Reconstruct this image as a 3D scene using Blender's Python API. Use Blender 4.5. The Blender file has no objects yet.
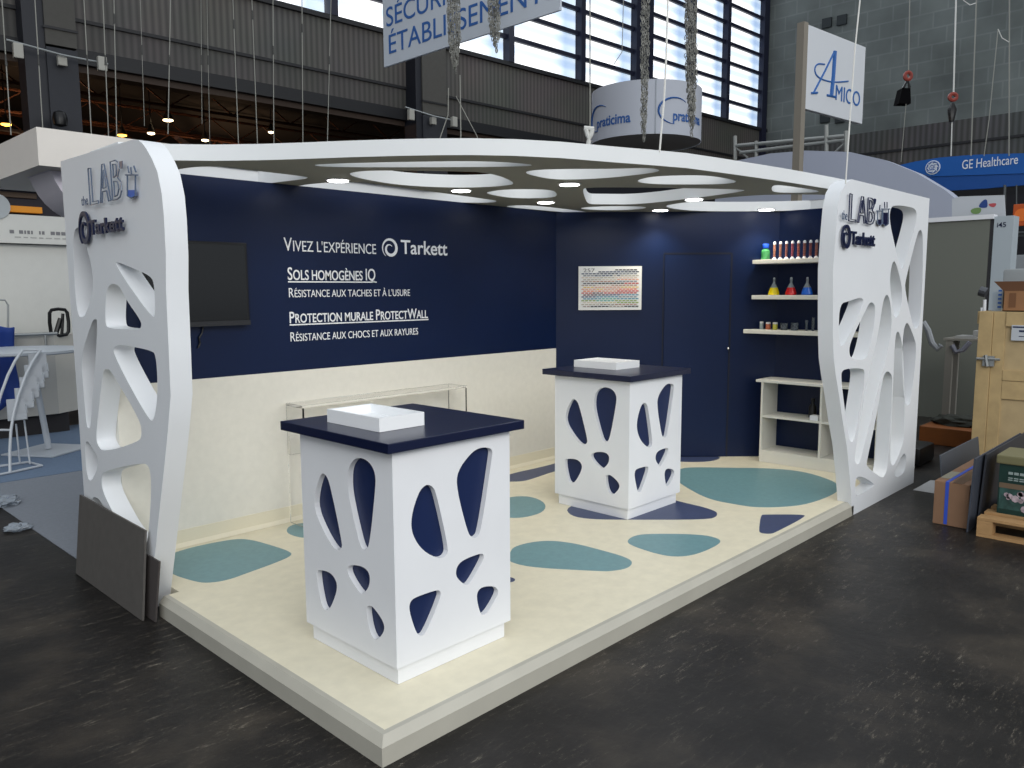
import bpy, bmesh, math, random
from mathutils import Vector, Matrix
random.seed(5)
SC = bpy.context.scene
COL = SC.collection
# ------------------------------------------------------------ camera
F = 790.0
PITCH, ROLL, A = math.radians(-6.8), math.radians(-.29), math.radians(44.0)
PH = 0.11
Rx = Matrix.Rotation(PITCH, 3, 'X'); Rz = Matrix.Rotation(ROLL, 3, 'Z')
W = Matrix(((math.sin(A), 0, -math.cos(A)), (-math.cos(A), 0, -math.sin(A)), (0, 1, 0)))
M3 = W @ Rx @ Rz
CP = Vector((-1.68, -2.32, 1.81))
def ray(x, y): return M3 @ Vector((x - 512, 384 - y, -F))
def onz(x, y, z=0.0): d = ray(x, y); return CP + d * ((z - CP.z) / d.z)
def onx(x, y, X): d = ray(x, y); return CP + d * ((X - CP.x) / d.x)
def ony(x, y, Y): d = ray(x, y); return CP + d * ((Y - CP.y) / d.y)
def onp(x, y, p, n): d = ray(x, y); return CP + d * ((Vector(p) - CP).dot(n) / d.dot(n))
cam = bpy.data.cameras.new('camera'); cam.sensor_width = 36; cam.lens = F / 1024 * 36
cam.clip_end = 300
co = bpy.data.objects.new('camera', cam); COL.objects.link(co)
co.matrix_world = Matrix.Translation(CP) @ M3.to_4x4()
SC.camera = co

# ------------------------------------------------------------ materials
def lin(c):
    c = c.lstrip('#'); v = [int(c[i:i + 2], 16) / 255 for i in (0, 2, 4)]
    return [x / 12.92 if x <= .04045 else ((x + .055) / 1.055) ** 2.4 for x in v] + [1]
MATS = {}
def mat(name, col, rough=.5, metal=0, var=0, scale=8, bump=0, emit=0, trans=0, ior=1.45, coat=0, spec=.5, alpha=1):
    if name in MATS: return MATS[name]
    m = bpy.data.materials.new(name); m.use_nodes = True
    nt = m.node_tree; b = nt.nodes['Principled BSDF']
    b.inputs['Base Color'].default_value = lin(col); b.inputs['Roughness'].default_value = rough
    b.inputs['Metallic'].default_value = metal; b.inputs['Transmission Weight'].default_value = trans
    b.inputs['IOR'].default_value = ior; b.inputs['Coat Weight'].default_value = coat
    b.inputs['Specular IOR Level'].default_value = spec; b.inputs['Alpha'].default_value = alpha
    if emit:
        b.inputs['Emission Color'].default_value = lin(col); b.inputs['Emission Strength'].default_value = emit
    if var or bump:
        tc = nt.nodes.new('ShaderNodeTexCoord'); n = nt.nodes.new('ShaderNodeTexNoise')
        n.inputs['Scale'].default_value = scale; n.inputs['Detail'].default_value = 6
        nt.links.new(tc.outputs['Object'], n.inputs['Vector'])
        if var:
            r = nt.nodes.new('ShaderNodeMapRange'); r.inputs[1].default_value = .3; r.inputs[2].default_value = .7
            r.inputs[3].default_value = 1 - var; r.inputs[4].default_value = 1 + var
            mx = nt.nodes.new('ShaderNodeMix'); mx.data_type = 'RGBA'; mx.blend_type = 'MULTIPLY'
            mx.inputs[0].default_value = 1; mx.inputs[6].default_value = lin(col)
            nt.links.new(n.outputs['Fac'], r.inputs[0]); nt.links.new(r.outputs[0], mx.inputs[7])
            nt.links.new(mx.outputs[2], b.inputs['Base Color'])
        if bump:
            bp = nt.nodes.new('ShaderNodeBump'); bp.inputs['Strength'].default_value = bump; bp.inputs['Distance'].default_value = .01
            nt.links.new(n.outputs['Fac'], bp.inputs['Height']); nt.links.new(bp.outputs[0], b.inputs['Normal'])
    MATS[name] = m
    return m
WHITE = mat('white_lacquer', '#e4e6ea', .42, var=.02, scale=3)
FIN = mat('fin_white', '#dfe2e6', .5, var=.02, scale=2)
ROOFW = mat('canopy_white', '#dcdfe1', .55, var=.02, scale=2)
NAVY = mat('navy_laminate', '#08193b', .36, var=.08, scale=2, spec=.32)
NAVYT = mat('navy_top', '#081334', .28, var=.05, scale=6, spec=.6)
NAVYD = mat('navy_dark', '#060d20', .5)
CREAM = mat('cream_vinyl', '#ddd6bf', .42, var=.05, scale=14)
TRIMM = mat('grey_edge_trim', '#aeaba0', .4, var=.04, scale=5)
WAINS = mat('cream_wall_covering', '#dcd9cf', .5, var=.03, scale=18)
TEAL = mat('teal_vinyl', '#6b9197', .42, var=.06, scale=30)
SLATE = mat('slate_blue_vinyl', '#3b4668', .42, var=.06, scale=30)
ACR = mat('clear_acrylic', '#ffffff', .02, trans=1, ior=1.3)
GLASS = mat('clear_glass', '#ffffff', .02, trans=1, ior=1.35)
BLACK = mat('black_plastic', '#0c0c0e', .35)
SCREEN = mat('screen_black', '#07080a', .18)
STEEL = mat('galvanised_steel', '#9ea1a1', .45, metal=.7)
CABLE = mat('grey_cable', '#8f8f88', .6)
ROPE = mat('white_rope', '#d9d9d5', .7)
LETW = mat('white_vinyl_letter', '#e6e8ec', .5)
NAVL = mat('navy_letter', '#101a3c', .35)
LAMP = mat('lamp_white', '#ffffff', emit=14)
PLY = mat('plywood', '#b59f78', .7, var=.12, scale=5)
PINE = mat('pine_batten', '#b79e72', .7, var=.1, scale=9)
CARD = mat('cardboard', '#8f6848', .85, var=.06, scale=8)
SLAB = mat('grey_slab', '#55524f', .6, var=.08, scale=14)

def floor_mat():
    m = bpy.data.materials.new('worn_dark_floor'); m.use_nodes = True; nt = m.node_tree; b = nt.nodes['Principled BSDF']
    tc = nt.nodes.new('ShaderNodeTexCoord')
    def noise(s, d=8, rough=.6, stretch=None):
        n = nt.nodes.new('ShaderNodeTexNoise'); n.inputs['Scale'].default_value = s; n.inputs['Detail'].default_value = d
        n.inputs['Roughness'].default_value = rough
        if stretch:
            mp = nt.nodes.new('ShaderNodeMapping'); mp.inputs['Scale'].default_value = stretch; mp.inputs['Rotation'].default_value = (0, 0, .5)
            nt.links.new(tc.outputs['Object'], mp.inputs[0]); nt.links.new(mp.outputs[0], n.inputs['Vector'])
        else: nt.links.new(tc.outputs['Object'], n.inputs['Vector'])
        return n
    def ramp(n, stops):
        r = nt.nodes.new('ShaderNodeValToRGB'); e = r.color_ramp.elements
        e[0].position, e[0].color = stops[0][0], lin(stops[0][1]); e[1].position, e[1].color = stops[-1][0], lin(stops[-1][1])
        for p, c in stops[1:-1]: q = e.new(p); q.color = lin(c)
        nt.links.new(n.outputs['Fac'], r.inputs[0]); return r
    r1 = ramp(noise(1.3), [(.32, '#121111'), (.5, '#211f1e'), (.66, '#3a352f')])
    r2 = ramp(noise(5, 12, .9, (1, 4.5, 1)), [(.0, '#000000'), (.535, '#000000'), (.58, '#4a443b'), (.65, '#b8b2a2')])
    r3 = ramp(noise(22, 6, .85), [(.0, '#000000'), (.6, '#000000'), (.655, '#4c4943'), (.71, '#b5b0a2')])
    mk = ramp(noise(.9, 3, .6), [(.4, '#000000'), (.62, '#ffffff')]); mk.color_ramp.elements[0].color = (.12, .12, .12, 1)
    def masked(n):
        q = nt.nodes.new('ShaderNodeMix'); q.data_type = 'RGBA'; q.blend_type = 'MULTIPLY'; q.inputs[0].default_value = 1
        nt.links.new(n.outputs[0], q.inputs[6]); nt.links.new(mk.outputs[0], q.inputs[7]); return q
    r2 = masked(r2); r3 = masked(r3)
    a1 = nt.nodes.new('ShaderNodeMix'); a1.data_type = 'RGBA'; a1.blend_type = 'SCREEN'; a1.inputs[0].default_value = .8
    a2 = nt.nodes.new('ShaderNodeMix'); a2.data_type = 'RGBA'; a2.blend_type = 'SCREEN'; a2.inputs[0].default_value = .8
    nt.links.new(r1.outputs[0], a1.inputs[6]); nt.links.new(r2.outputs[2], a1.inputs[7])
    nt.links.new(a1.outputs[2], a2.inputs[6]); nt.links.new(r3.outputs[2], a2.inputs[7])
    nt.links.new(a2.outputs[2], b.inputs['Base Color'])
    b.inputs['Roughness'].default_value = .42; b.inputs['Specular IOR Level'].default_value = .22
    bp = nt.nodes.new('ShaderNodeBump'); bp.inputs['Strength'].default_value = .25; bp.inputs['Distance'].default_value = .01
    nt.links.new(noise(9).outputs['Fac'], bp.inputs['Height']); nt.links.new(bp.outputs[0], b.inputs['Normal'])
    return m
def stripe_mat(name, c1, c2, freq, rough=.6):
    m = bpy.data.materials.new(name); m.use_nodes = True; nt = m.node_tree; b = nt.nodes['Principled BSDF']
    tc = nt.nodes.new('ShaderNodeTexCoord'); w = nt.nodes.new('ShaderNodeTexWave'); w.bands_direction = 'X'
    w.inputs['Scale'].default_value = freq; w.inputs['Distortion'].default_value = .3
    n = nt.nodes.new('ShaderNodeTexNoise'); n.inputs['Scale'].default_value = .6
    nt.links.new(tc.outputs['Object'], w.inputs['Vector']); nt.links.new(tc.outputs['Object'], n.inputs['Vector'])
    r = nt.nodes.new('ShaderNodeValToRGB'); r.color_ramp.elements[0].color = lin(c1); r.color_ramp.elements[1].color = lin(c2)
    nt.links.new(w.outputs['Fac'], r.inputs[0])
    mx = nt.nodes.new('ShaderNodeMix'); mx.data_type = 'RGBA'; mx.blend_type = 'OVERLAY'; mx.inputs[0].default_value = .4
    nt.links.new(r.outputs[0], mx.inputs[6]); nt.links.new(n.outputs['Color'], mx.inputs[7])
    hs = nt.nodes.new('ShaderNodeHueSaturation'); hs.inputs['Saturation'].default_value = .5
    nt.links.new(mx.outputs[2], hs.inputs['Color']); nt.links.new(hs.outputs[0], b.inputs['Base Color'])
    b.inputs['Roughness'].default_value = rough
    return m
def concrete_mat():
    m = bpy.data.materials.new('concrete_blocks'); m.use_nodes = True; nt = m.node_tree; b = nt.nodes['Principled BSDF']
    tc = nt.nodes.new('ShaderNodeTexCoord'); mp = nt.nodes.new('ShaderNodeMapping'); mp.inputs['Rotation'].default_value = (math.pi / 2, 0, math.pi / 2)
    br = nt.nodes.new('ShaderNodeTexBrick'); br.inputs['Scale'].default_value = 1.0; br.inputs['Brick Width'].default_value = 1.0; br.inputs['Row Height'].default_value = .6
    br.inputs['Mortar Size'].default_value = .05; br.inputs['Mortar Smooth'].default_value = 1
    br.inputs['Color1'].default_value = lin('#5f6564'); br.inputs['Color2'].default_value = lin('#656b69'); br.inputs['Mortar'].default_value = lin('#6e7473')
    n = nt.nodes.new('ShaderNodeTexNoise'); n.inputs['Scale'].default_value = .5; n.inputs['Detail'].default_value = 8
    nt.links.new(tc.outputs['Object'], n.inputs['Vector'])
    sw = nt.nodes.new('ShaderNodeSeparateXYZ'); cb = nt.nodes.new('ShaderNodeCombineXYZ')
    nt.links.new(tc.outputs['Object'], sw.inputs[0]); nt.links.new(sw.outputs['Y'], cb.inputs['X']); nt.links.new(sw.outputs['Z'], cb.inputs['Y'])
    nt.links.new(cb.outputs[0], br.inputs['Vector'])
    r = nt.nodes.new('ShaderNodeMapRange'); r.inputs[1].default_value = .3; r.inputs[2].default_value = .7; r.inputs[3].default_value = .7; r.inputs[4].default_value = 1.25
    mx = nt.nodes.new('ShaderNodeMix'); mx.data_type = 'RGBA'; mx.blend_type = 'MULTIPLY'; mx.inputs[0].default_value = 1
    nt.links.new(n.outputs['Fac'], r.inputs[0]); nt.links.new(br.outputs['Color'], mx.inputs[6]); nt.links.new(r.outputs[0], mx.inputs[7])
    nt.links.new(mx.outputs[2], b.inputs['Base Color']); b.inputs['Roughness'].default_value = .8
    return m
def pane_mat():
    m = bpy.data.materials.new('daylit_frosted_glass'); m.use_nodes = True; nt = m.node_tree; b = nt.nodes['Principled BSDF']
    tc = nt.nodes.new('ShaderNodeTexCoord'); w = nt.nodes.new('ShaderNodeTexWave'); w.bands_direction = 'Z'
    w.inputs['Scale'].default_value = .4026; w.inputs['Distortion'].default_value = .0
    nt.links.new(tc.outputs['Object'], w.inputs['Vector'])
    r = nt.nodes.new('ShaderNodeValToRGB'); r.color_ramp.elements[0].color = lin('#c3d2e8'); r.color_ramp.elements[0].position = .05
    r.color_ramp.elements[1].color = (1, 1, 1, 1); r.color_ramp.elements[1].position = .4
    nt.links.new(w.outputs['Fac'], r.inputs[0])
    sx = nt.nodes.new('ShaderNodeSeparateXYZ'); nt.links.new(tc.outputs['Generated'], sx.inputs[0])
    r2 = nt.nodes.new('ShaderNodeValToRGB'); e = r2.color_ramp.elements; e[0].position = .66; e[0].color = (1, 1, 1, 1); e[1].position = .84; e[1].color = lin('#9db3cc')
    q = e.new(.97); q.color = lin('#b4c4d4')
    nt.links.new(sx.outputs['X'], r2.inputs[0])
    mx = nt.nodes.new('ShaderNodeMix'); mx.data_type = 'RGBA'; mx.blend_type = 'MULTIPLY'; mx.inputs[0].default_value = 1
    nt.links.new(r.outputs[0], mx.inputs[6]); nt.links.new(r2.outputs[0], mx.inputs[7])
    b.inputs['Base Color'].default_value = (.6, .65, .7, 1)
    nt.links.new(mx.outputs[2], b.inputs['Emission Color']); b.inputs['Emission Strength'].default_value = 1.2
    return m

# ------------------------------------------------------------ object helpers
ORG = {}
def thing(name, label, cat, loc=(0, 0, 0), group=None):
    o = bpy.data.objects.new(name, None); COL.objects.link(o); o.location = loc; o.empty_display_size = .1
    o['label'] = label; o['category'] = cat
    if group: o['group'] = group
    ORG[o.name] = Vector(loc)
    return o
def tag(o, label=None, cat=None, group=None, kind=None):
    if label: o['label'] = label
    if cat: o['category'] = cat
    if group: o['group'] = group
    if kind: o['kind'] = kind
    return o
def obj(name, bm, m, parent=None, smooth=False, origin=None):
    """world-space bmesh -> one mesh object, origin at its parent's origin (or at the given point)"""
    org = ORG[parent.name] if parent else Vector(origin if origin is not None else (0, 0, 0))
    if parent is None and origin is None and bm.verts:
        xs = [v.co for v in bm.verts]
        org = Vector(((min(v.x for v in xs) + max(v.x for v in xs)) / 2, (min(v.y for v in xs) + max(v.y for v in xs)) / 2, min(v.z for v in xs)))
    bmesh.ops.translate(bm, verts=bm.verts, vec=-org)
    me = bpy.data.meshes.new(name); bm.to_mesh(me); bm.free()
    for mm in (m if isinstance(m, (list, tuple)) else [m]): me.materials.append(mm)
    for p in me.polygons: p.use_smooth = smooth
    if smooth:
        me.set_sharp_from_angle(angle=math.radians(40))
    o = bpy.data.objects.new(name, me); COL.objects.link(o)
    if parent: o.parent = parent
    else: o.location = org
    ORG[o.name] = org
    return o
def struct(name, bm, m, parent=None, smooth=False):
    o = obj(name, bm, m, parent, smooth); o['kind'] = 'structure'; return o
def fr(o=(0, 0, 0), u=(1, 0, 0), v=(0, 1, 0), w=(0, 0, 1)):
    u, v, w = Vector(u), Vector(v), Vector(w)
    return Matrix(((u.x, v.x, w.x, o[0]), (u.y, v.y, w.y, o[1]), (u.z, v.z, w.z, o[2]), (0, 0, 0, 1)))
def box(bm, x0, x1, y0, y1, z0, z1, T=None, bev=0):
    vs = [bm.verts.new((x, y, z)) for x in (x0, x1) for y in (y0, y1) for z in (z0, z1)]
    fs = [bm.faces.new([vs[i] for i in f]) for f in ((0, 1, 3, 2), (4, 6, 7, 5), (0, 4, 5, 1), (2, 3, 7, 6), (0, 2, 6, 4), (1, 5, 7, 3))]
    if bev:
        es = {e for f in fs for e in f.edges}
        r = bmesh.ops.bevel(bm, geom=list(es), offset=bev, segments=2, affect='EDGES', profile=.6)
        vs = list({v for f in r['faces'] for v in f.verts} | {v for v in vs if v.is_valid})
    if T is not None: bmesh.ops.transform(bm, matrix=T, verts=vs)
    return bm
def B(): return bmesh.new()
def tube(bm, pts, r, seg=8, caps=True):
    pts = [Vector(p) for p in pts]; rings = []; rr = r if isinstance(r, (list, tuple)) else [r] * len(pts)
    t0 = (pts[1] - pts[0]).normalized(); n = t0.orthogonal().normalized()
    for i, p in enumerate(pts):
        t = (pts[min(i + 1, len(pts) - 1)] - pts[max(i - 1, 0)]).normalized()
        n = (n - t * n.dot(t)).normalized(); b = t.cross(n)
        rings.append([bm.verts.new(p + (n * math.cos(a) + b * math.sin(a)) * rr[i]) for a in [2 * math.pi * k / seg for k in range(seg)]])
    for a, b in zip(rings, rings[1:]):
        for k in range(seg): bm.faces.new((a[k], a[(k + 1) % seg], b[(k + 1) % seg], b[k]))
    if caps: bm.faces.new(rings[0][::-1]); bm.faces.new(rings[-1])
    return bm
def lathe(bm, c, prof, seg=24, cap=True):
    rings = [[bm.verts.new((c[0] + r * math.cos(2 * math.pi * k / seg), c[1] + r * math.sin(2 * math.pi * k / seg), c[2] + z)) for k in range(seg)] for r, z in prof]
    for a, b in zip(rings, rings[1:]):
        for k in range(seg): bm.faces.new((a[k], a[(k + 1) % seg], b[(k + 1) % seg], b[k]))
    if cap: bm.faces.new(rings[0][::-1]); bm.faces.new(rings[-1])
    return bm
def prism(bm, pts, vec):
    vec = Vector(vec); a = [bm.verts.new(p) for p in pts]; b = [bm.verts.new(Vector(p) + vec) for p in pts]; n = len(a)
    bm.faces.new(a); bm.faces.new(b[::-1])
    for k in range(n): bm.faces.new((a[k], b[k], b[(k + 1) % n], a[(k + 1) % n]))
    bmesh.ops.recalc_face_normals(bm, faces=bm.faces)
    return bm
def chaikin(p, it=3):
    for _ in range(it):
        q = []
        for i in range(len(p)):
            a, b = p[i], p[(i + 1) % len(p)]
            q += [(a[0] * .75 + b[0] * .25, a[1] * .75 + b[1] * .25), (a[0] * .25 + b[0] * .75, a[1] * .25 + b[1] * .75)]
        p = q
    return p
def grow(p, k=1.06):
    cx = sum(a[0] for a in p) / len(p); cy = sum(a[1] for a in p) / len(p)
    return [(cx + (a[0] - cx) * k, cy + (a[1] - cy) * k) for a in p]
def plate(outline, holes, T, t):
    """2-D outline with holes -> solid plate of thickness t; T maps (u,v,w), w from 0 to t"""
    cu = bpy.data.curves.new('tmp', 'CURVE'); cu.dimensions = '2D'; cu.fill_mode = 'BOTH'; cu.extrude = t / 2
    for ring in [outline] + holes:
        sp = cu.splines.new('POLY'); sp.points.add(len(ring) - 1); sp.use_cyclic_u = True
        for i, p in enumerate(ring): sp.points[i].co = (p[0], p[1], 0, 1)
    o = bpy.data.objects.new('tmp', cu); COL.objects.link(o)
    dg = bpy.context.evaluated_depsgraph_get(); me = bpy.data.meshes.new_from_object(o.evaluated_get(dg))
    bm = bmesh.new(); bm.from_mesh(me); bpy.data.objects.remove(o); bpy.data.curves.remove(cu); bpy.data.meshes.remove(me)
    bmesh.ops.remove_doubles(bm, verts=bm.verts, dist=1e-5)
    bmesh.ops.translate(bm, verts=bm.verts, vec=(0, 0, t / 2)); bmesh.ops.transform(bm, matrix=T, verts=bm.verts)
    bmesh.ops.recalc_face_normals(bm, faces=bm.faces)
    return bm
def text_bm(body, O, U, V, depth=.002, bold=0, smallcaps=None, outline=0, space=1.0, shear=0):
    """lettering fitted to the box O + U, V, standing `depth` off the surface"""
    O, U, V = Vector(O), Vector(U), Vector(V)
    cu = bpy.data.curves.new('tmp', 'FONT'); cu.body = body; cu.size = 1; cu.space_character = space; cu.shear = shear
    if smallcaps: return caps_bm(body, O, U, V, depth, bold, smallcaps)
    L = U.length / max(V.length, 1e-6)
    if outline: cu.fill_mode = 'NONE'; cu.bevel_depth = outline; cu.bevel_resolution = 1
    else: cu.extrude = .5; cu.offset = bold
    o = bpy.data.objects.new('tmp', cu); COL.objects.link(o)
    dg = bpy.context.evaluated_depsgraph_get(); me = bpy.data.meshes.new_from_object(o.evaluated_get(dg))
    bm = bmesh.new(); bm.from_mesh(me); bpy.data.objects.remove(o); bpy.data.curves.remove(cu); bpy.data.meshes.remove(me)
    x0 = min(v.co.x for v in bm.verts); x1 = max(v.co.x for v in bm.verts); y0 = min(v.co.y for v in bm.verts); y1 = max(v.co.y for v in bm.verts)
    z0 = min(v.co.z for v in bm.verts); z1 = max(v.co.z for v in bm.verts)
    N = U.cross(V).normalized()
    for v in bm.verts:
        c = v.co; v.co = O + U * ((c.x - x0) / (x1 - x0)) + V * ((c.y - y0) / (y1 - y0)) + N * (depth * (c.z - z0) / max(z1 - z0, 1e-6))
    bmesh.ops.recalc_face_normals(bm, faces=bm.faces)
    return bm
def glyphs(body, size, bold):
    cu = bpy.data.curves.new('tmp', 'FONT'); cu.body = body; cu.size = size; cu.extrude = .5; cu.offset = bold
    o = bpy.data.objects.new('tmp', cu); COL.objects.link(o)
    dg = bpy.context.evaluated_depsgraph_get(); me = bpy.data.meshes.new_from_object(o.evaluated_get(dg))
    bm = bmesh.new(); bm.from_mesh(me); bpy.data.objects.remove(o); bpy.data.curves.remove(cu); bpy.data.meshes.remove(me)
    return bm
def right(body, size): 
    b = glyphs(body, size, 0); x = max(v.co.x for v in b.verts); b.free(); return x
def caps_bm(body, O, U, V, depth, bold, k):
    runs = []
    for chx in body:
        up = chx.isupper() or not chx.isalpha()
        if runs and runs[-1][1] == (1 if up and chx not in "' " else runs[-1][1] if chx in "' " else k): runs[-1][0] += chx.upper()
        else: runs.append([chx.upper(), 1 if up and chx not in "' " else k])
    out = None; x = 0
    for t, sz in runs:
        if t.strip():
            b = glyphs(t, sz, bold); bmesh.ops.translate(b, verts=b.verts, vec=(x, 0, 0)); out = merge(out, b) if out else b
        x += right(t + 'I', sz) - right('I', sz) + .02
    vs = out.verts; x0 = min(v.co.x for v in vs); x1 = max(v.co.x for v in vs); y0 = 0.0; y1 = right_cap
    N = U.cross(V).normalized()
    for v in vs:
        c = v.co; v.co = O + U * ((c.x - x0) / (x1 - x0)) + V * ((c.y - y0) / (y1 - y0)) + N * (depth * (c.z + .5))
    bmesh.ops.recalc_face_normals(out, faces=out.faces)
    return out
right_cap = .7
def merge(*bms):
    out = bms[0]
    for b in bms[1:]:
        me = bpy.data.meshes.new('t'); b.to_mesh(me); b.free(); out.from_mesh(me); bpy.data.meshes.remove(me)
    return out
def spiral(O, U, V, turns=1.6, depth=.002):
    """swirl emblem: ring round a thickening spiral; O centre, U and V radii"""
    O, U, V = Vector(O), Vector(U), Vector(V); N = U.cross(V).normalized(); bm = B(); n = 60
    def band(f):
        prev = None
        for i in range(n + 1):
            t = i / n; a, ri, ro = f(t)
            row = []
            for r in (ri, ro):
                for h in (0, depth): row.append(bm.verts.new(O + U * (r * math.cos(a)) + V * (r * math.sin(a)) + N * h))
            if prev:
                for q in ((0, 1, 1, 0), ): pass
                bm.faces.new((prev[1], row[1], row[3], prev[3])); bm.faces.new((prev[0], prev[2], row[2], row[0]))
                bm.faces.new((prev[0], row[0], row[1], prev[1])); bm.faces.new((prev[2], prev[3], row[3], row[2]))
            prev = row
    # tail sweeping from the bottom up the left side, over the top and into the centre
    def f(t):
        th = 560 * t; q = max(0, min(1, (th - 230) / 330)); ro = 1 - .66 * q * q * (3 - 2 * q)
        return math.radians(235 + th * -1), max(.04, ro - (.05 + .27 * math.sin(math.pi * min(1, t * 1.02)) ** 1.2)), ro
    band(f)
    return bm
def copy_tree(o, off, parent=None):
    c = o.copy(); COL.objects.link(c); c.parent = parent
    if parent is None: c.location = o.location + Vector(off)
    for ch in list(o.children): copy_tree(ch, (0, 0, 0), c)
    return c

# ============================================================ HALL
def bxs(*args): return box(B(), *args)
hall_floor = B(); vs = [hall_floor.verts.new(p) for p in ((-30, -30, 0), (60, -30, 0), (60, 60, 0), (-30, 60, 0))]; hall_floor.faces.new(vs)
struct('floor', hall_floor, floor_mat())
# far long wall of the hall, slightly turned; s runs along it
HP = Vector((4, 16.3, 0)); HD = Vector((1, -.05, 0)).normalized(); HN = Vector((-HD.y, HD.x, 0))
HT = fr(HP, HD, HN, (0, 0, 1))
def hs(x, y): p = onp(x, y, HP, HN); return (p - HP).dot(HD), p.z
S0, S1 = -30, 28.7
CLAD = stripe_mat('corrugated_cladding', '#3d3732', '#574f47', 2.0)
CLAD2 = stripe_mat('corrugated_cladding_dark', '#37312d', '#4c453e', 2.0)
hw = thing('wall_back', 'hall wall', 'wall', HP); del hw['label']; del hw['category']; hw['kind'] = 'structure'
struct('wall_cladding', box(B(), S0, S1, 0, .3, 7.5, 8.8, HT), CLAD, hw)
struct('wall_cladding', box(B(), S0, S1, .02, .3, 6.88, 7.44, HT), CLAD2, hw)
struct('wall_trim', box(B(), S0, S1, -.04, .1, 7.43, 7.5, HT), mat('dark_trim', '#17171b', .5), hw)
struct('wall_trim', box(B(), S0, S1, -.1, .3, 8.78, 8.9, HT), MATS['dark_trim'], hw)
struct('wall_beam', box(B(), S0, S1, -.05, .5, 6.58, 6.88, HT), mat('blue_black_beam', '#0b0c12', .5), hw)
struct('wall_beam', box(B(), S0, S1, .1, .5, 6.44, 6.58, HT), mat('rusty_beam', '#3b2c22', .6), hw)
struct('wall_cladding', box(B(), S0, 3.3, 0, .3, 8.9, 20, HT), CLAD, hw)
struct('wall_lower', box(B(), 15, S1, .0, .4, 0, 6.4, HT), mat('dark_lower_wall', '#191a22', .7, var=.1), hw)
PANE = pane_mat(); MULL = mat('dark_blue_mullion', '#13162c', .5)
xs = [3.3, 6.5, 9.8, 12.8, 16.15, 19.15, 22.7, 25.2, 28.2]
for i in range(len(xs) - 1):
    w = thing('window_%d' % (i + 1), 'w', 'w', HP + HD * xs[i]); del w['label']; del w['category']; w['kind'] = 'structure'
    a, b_ = xs[i], xs[i + 1]
    struct('window_pane', box(B(), a + .1, b_ - .05, .12, .16, 8.9, 19.5, HT), PANE, w)
    bm = B(); z = 8.9; pier = 1.0 if i == 5 else .22
    box(bm, a, a + pier, -.12, .3, 8.9, 19.6, HT)
    if i == len(xs) - 2: box(bm, b_ - .1, b_ + .3, -.12, .3, 6.4, 19.6, HT)
    while z < 19.5:
        z += .78; box(bm, a, b_, 0, .1, z - .075, z + .06, HT)
    struct('window_frame', bm, MULL, w)
# wall pillars
PILC = mat('grey_blue_pillar', '#282a31', .6, var=.06); PILU = mat('pillar_upper', '#4a4844', .7, var=.06)
for x0, x1 in ((47, 78), (422, 446)):
    a, b_ = [(onp(q_, 60, HP - HN * .5, HN) - HP).dot(HD) for q_ in (x0, x1)]
    p = thing('hall_pillar', 'grey steel hall pillar left of the spotlights' if x0 < 100 else 'grey steel hall pillar under the hanging banner', 'pillar', HP + HD * ((a + b_) / 2))
    obj('pillar_shaft', box(B(), a, b_, -.5, .1, 0, 6.7, HT), PILC, p)
    obj('pillar_casing', box(B(), a, b_, -.5, .1, 6.75, 9.6, HT), PILU, p)
    obj('pillar_flange', box(B(), a - .38 if x0 < 100 else a - .2, a, -.45, .1, 0, 9.3, HT), mat('pillar_flange', '#191b24', .5), p)
    obj('pillar_band', box(B(), a - .03, b_ + .03, -.53, -.5, 7.05, 7.1, HT), MATS['dark_trim'], p)
    # three white boxes on an arm
    for q, (px, py) in enumerate(((18, 51), (62, 61), (102, 64)) if x0 < 100 else ((411, 115), (433, 121), (454, 122))):
        c = onp(px, py, HP - HN * .9, HN); s = .085
        dz = .14 if q != 1 else .1
        if q == 1: c = onp(px, py, HP - HN * .62, HN)
        T = fr(c, HD, HN, (0, 0, 1))
        obj('wall_lamp', box(B(), -s, s, -.06, .06, -dz, dz, T, .02), mat('pale_lamp_housing', '#a9a79f', .5), p)
    c = onp(62 if x0 < 100 else 433, 55 if x0 < 100 else 116, HP - HN * .75, HN)
    obj('lamp_arm', tube(B(), [c - HD * .95 + Vector((0, 0, .1)), c, c + HD * .85 - Vector((0, 0, .02))], .022), STEEL, p)
# loudspeaker at the first pillar
c = onp(60, 119, HP - HN * .95, HN)
sp = thing('loudspeaker', 'round black loudspeaker on the left hall pillar', 'speaker', c)
obj('horn', lathe(B(), c - Vector((0, 0, .2)), [(.04, .05), (.12, .08), (.14, .2), (.11, .32), (.03, .36)], 16), BLACK, sp, True)
obj('bracket', box(B(), -.05, .05, 0, .3, -.05, .05, fr(c, HD, HN, (0, 0, 1))), BLACK, sp)

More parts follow.
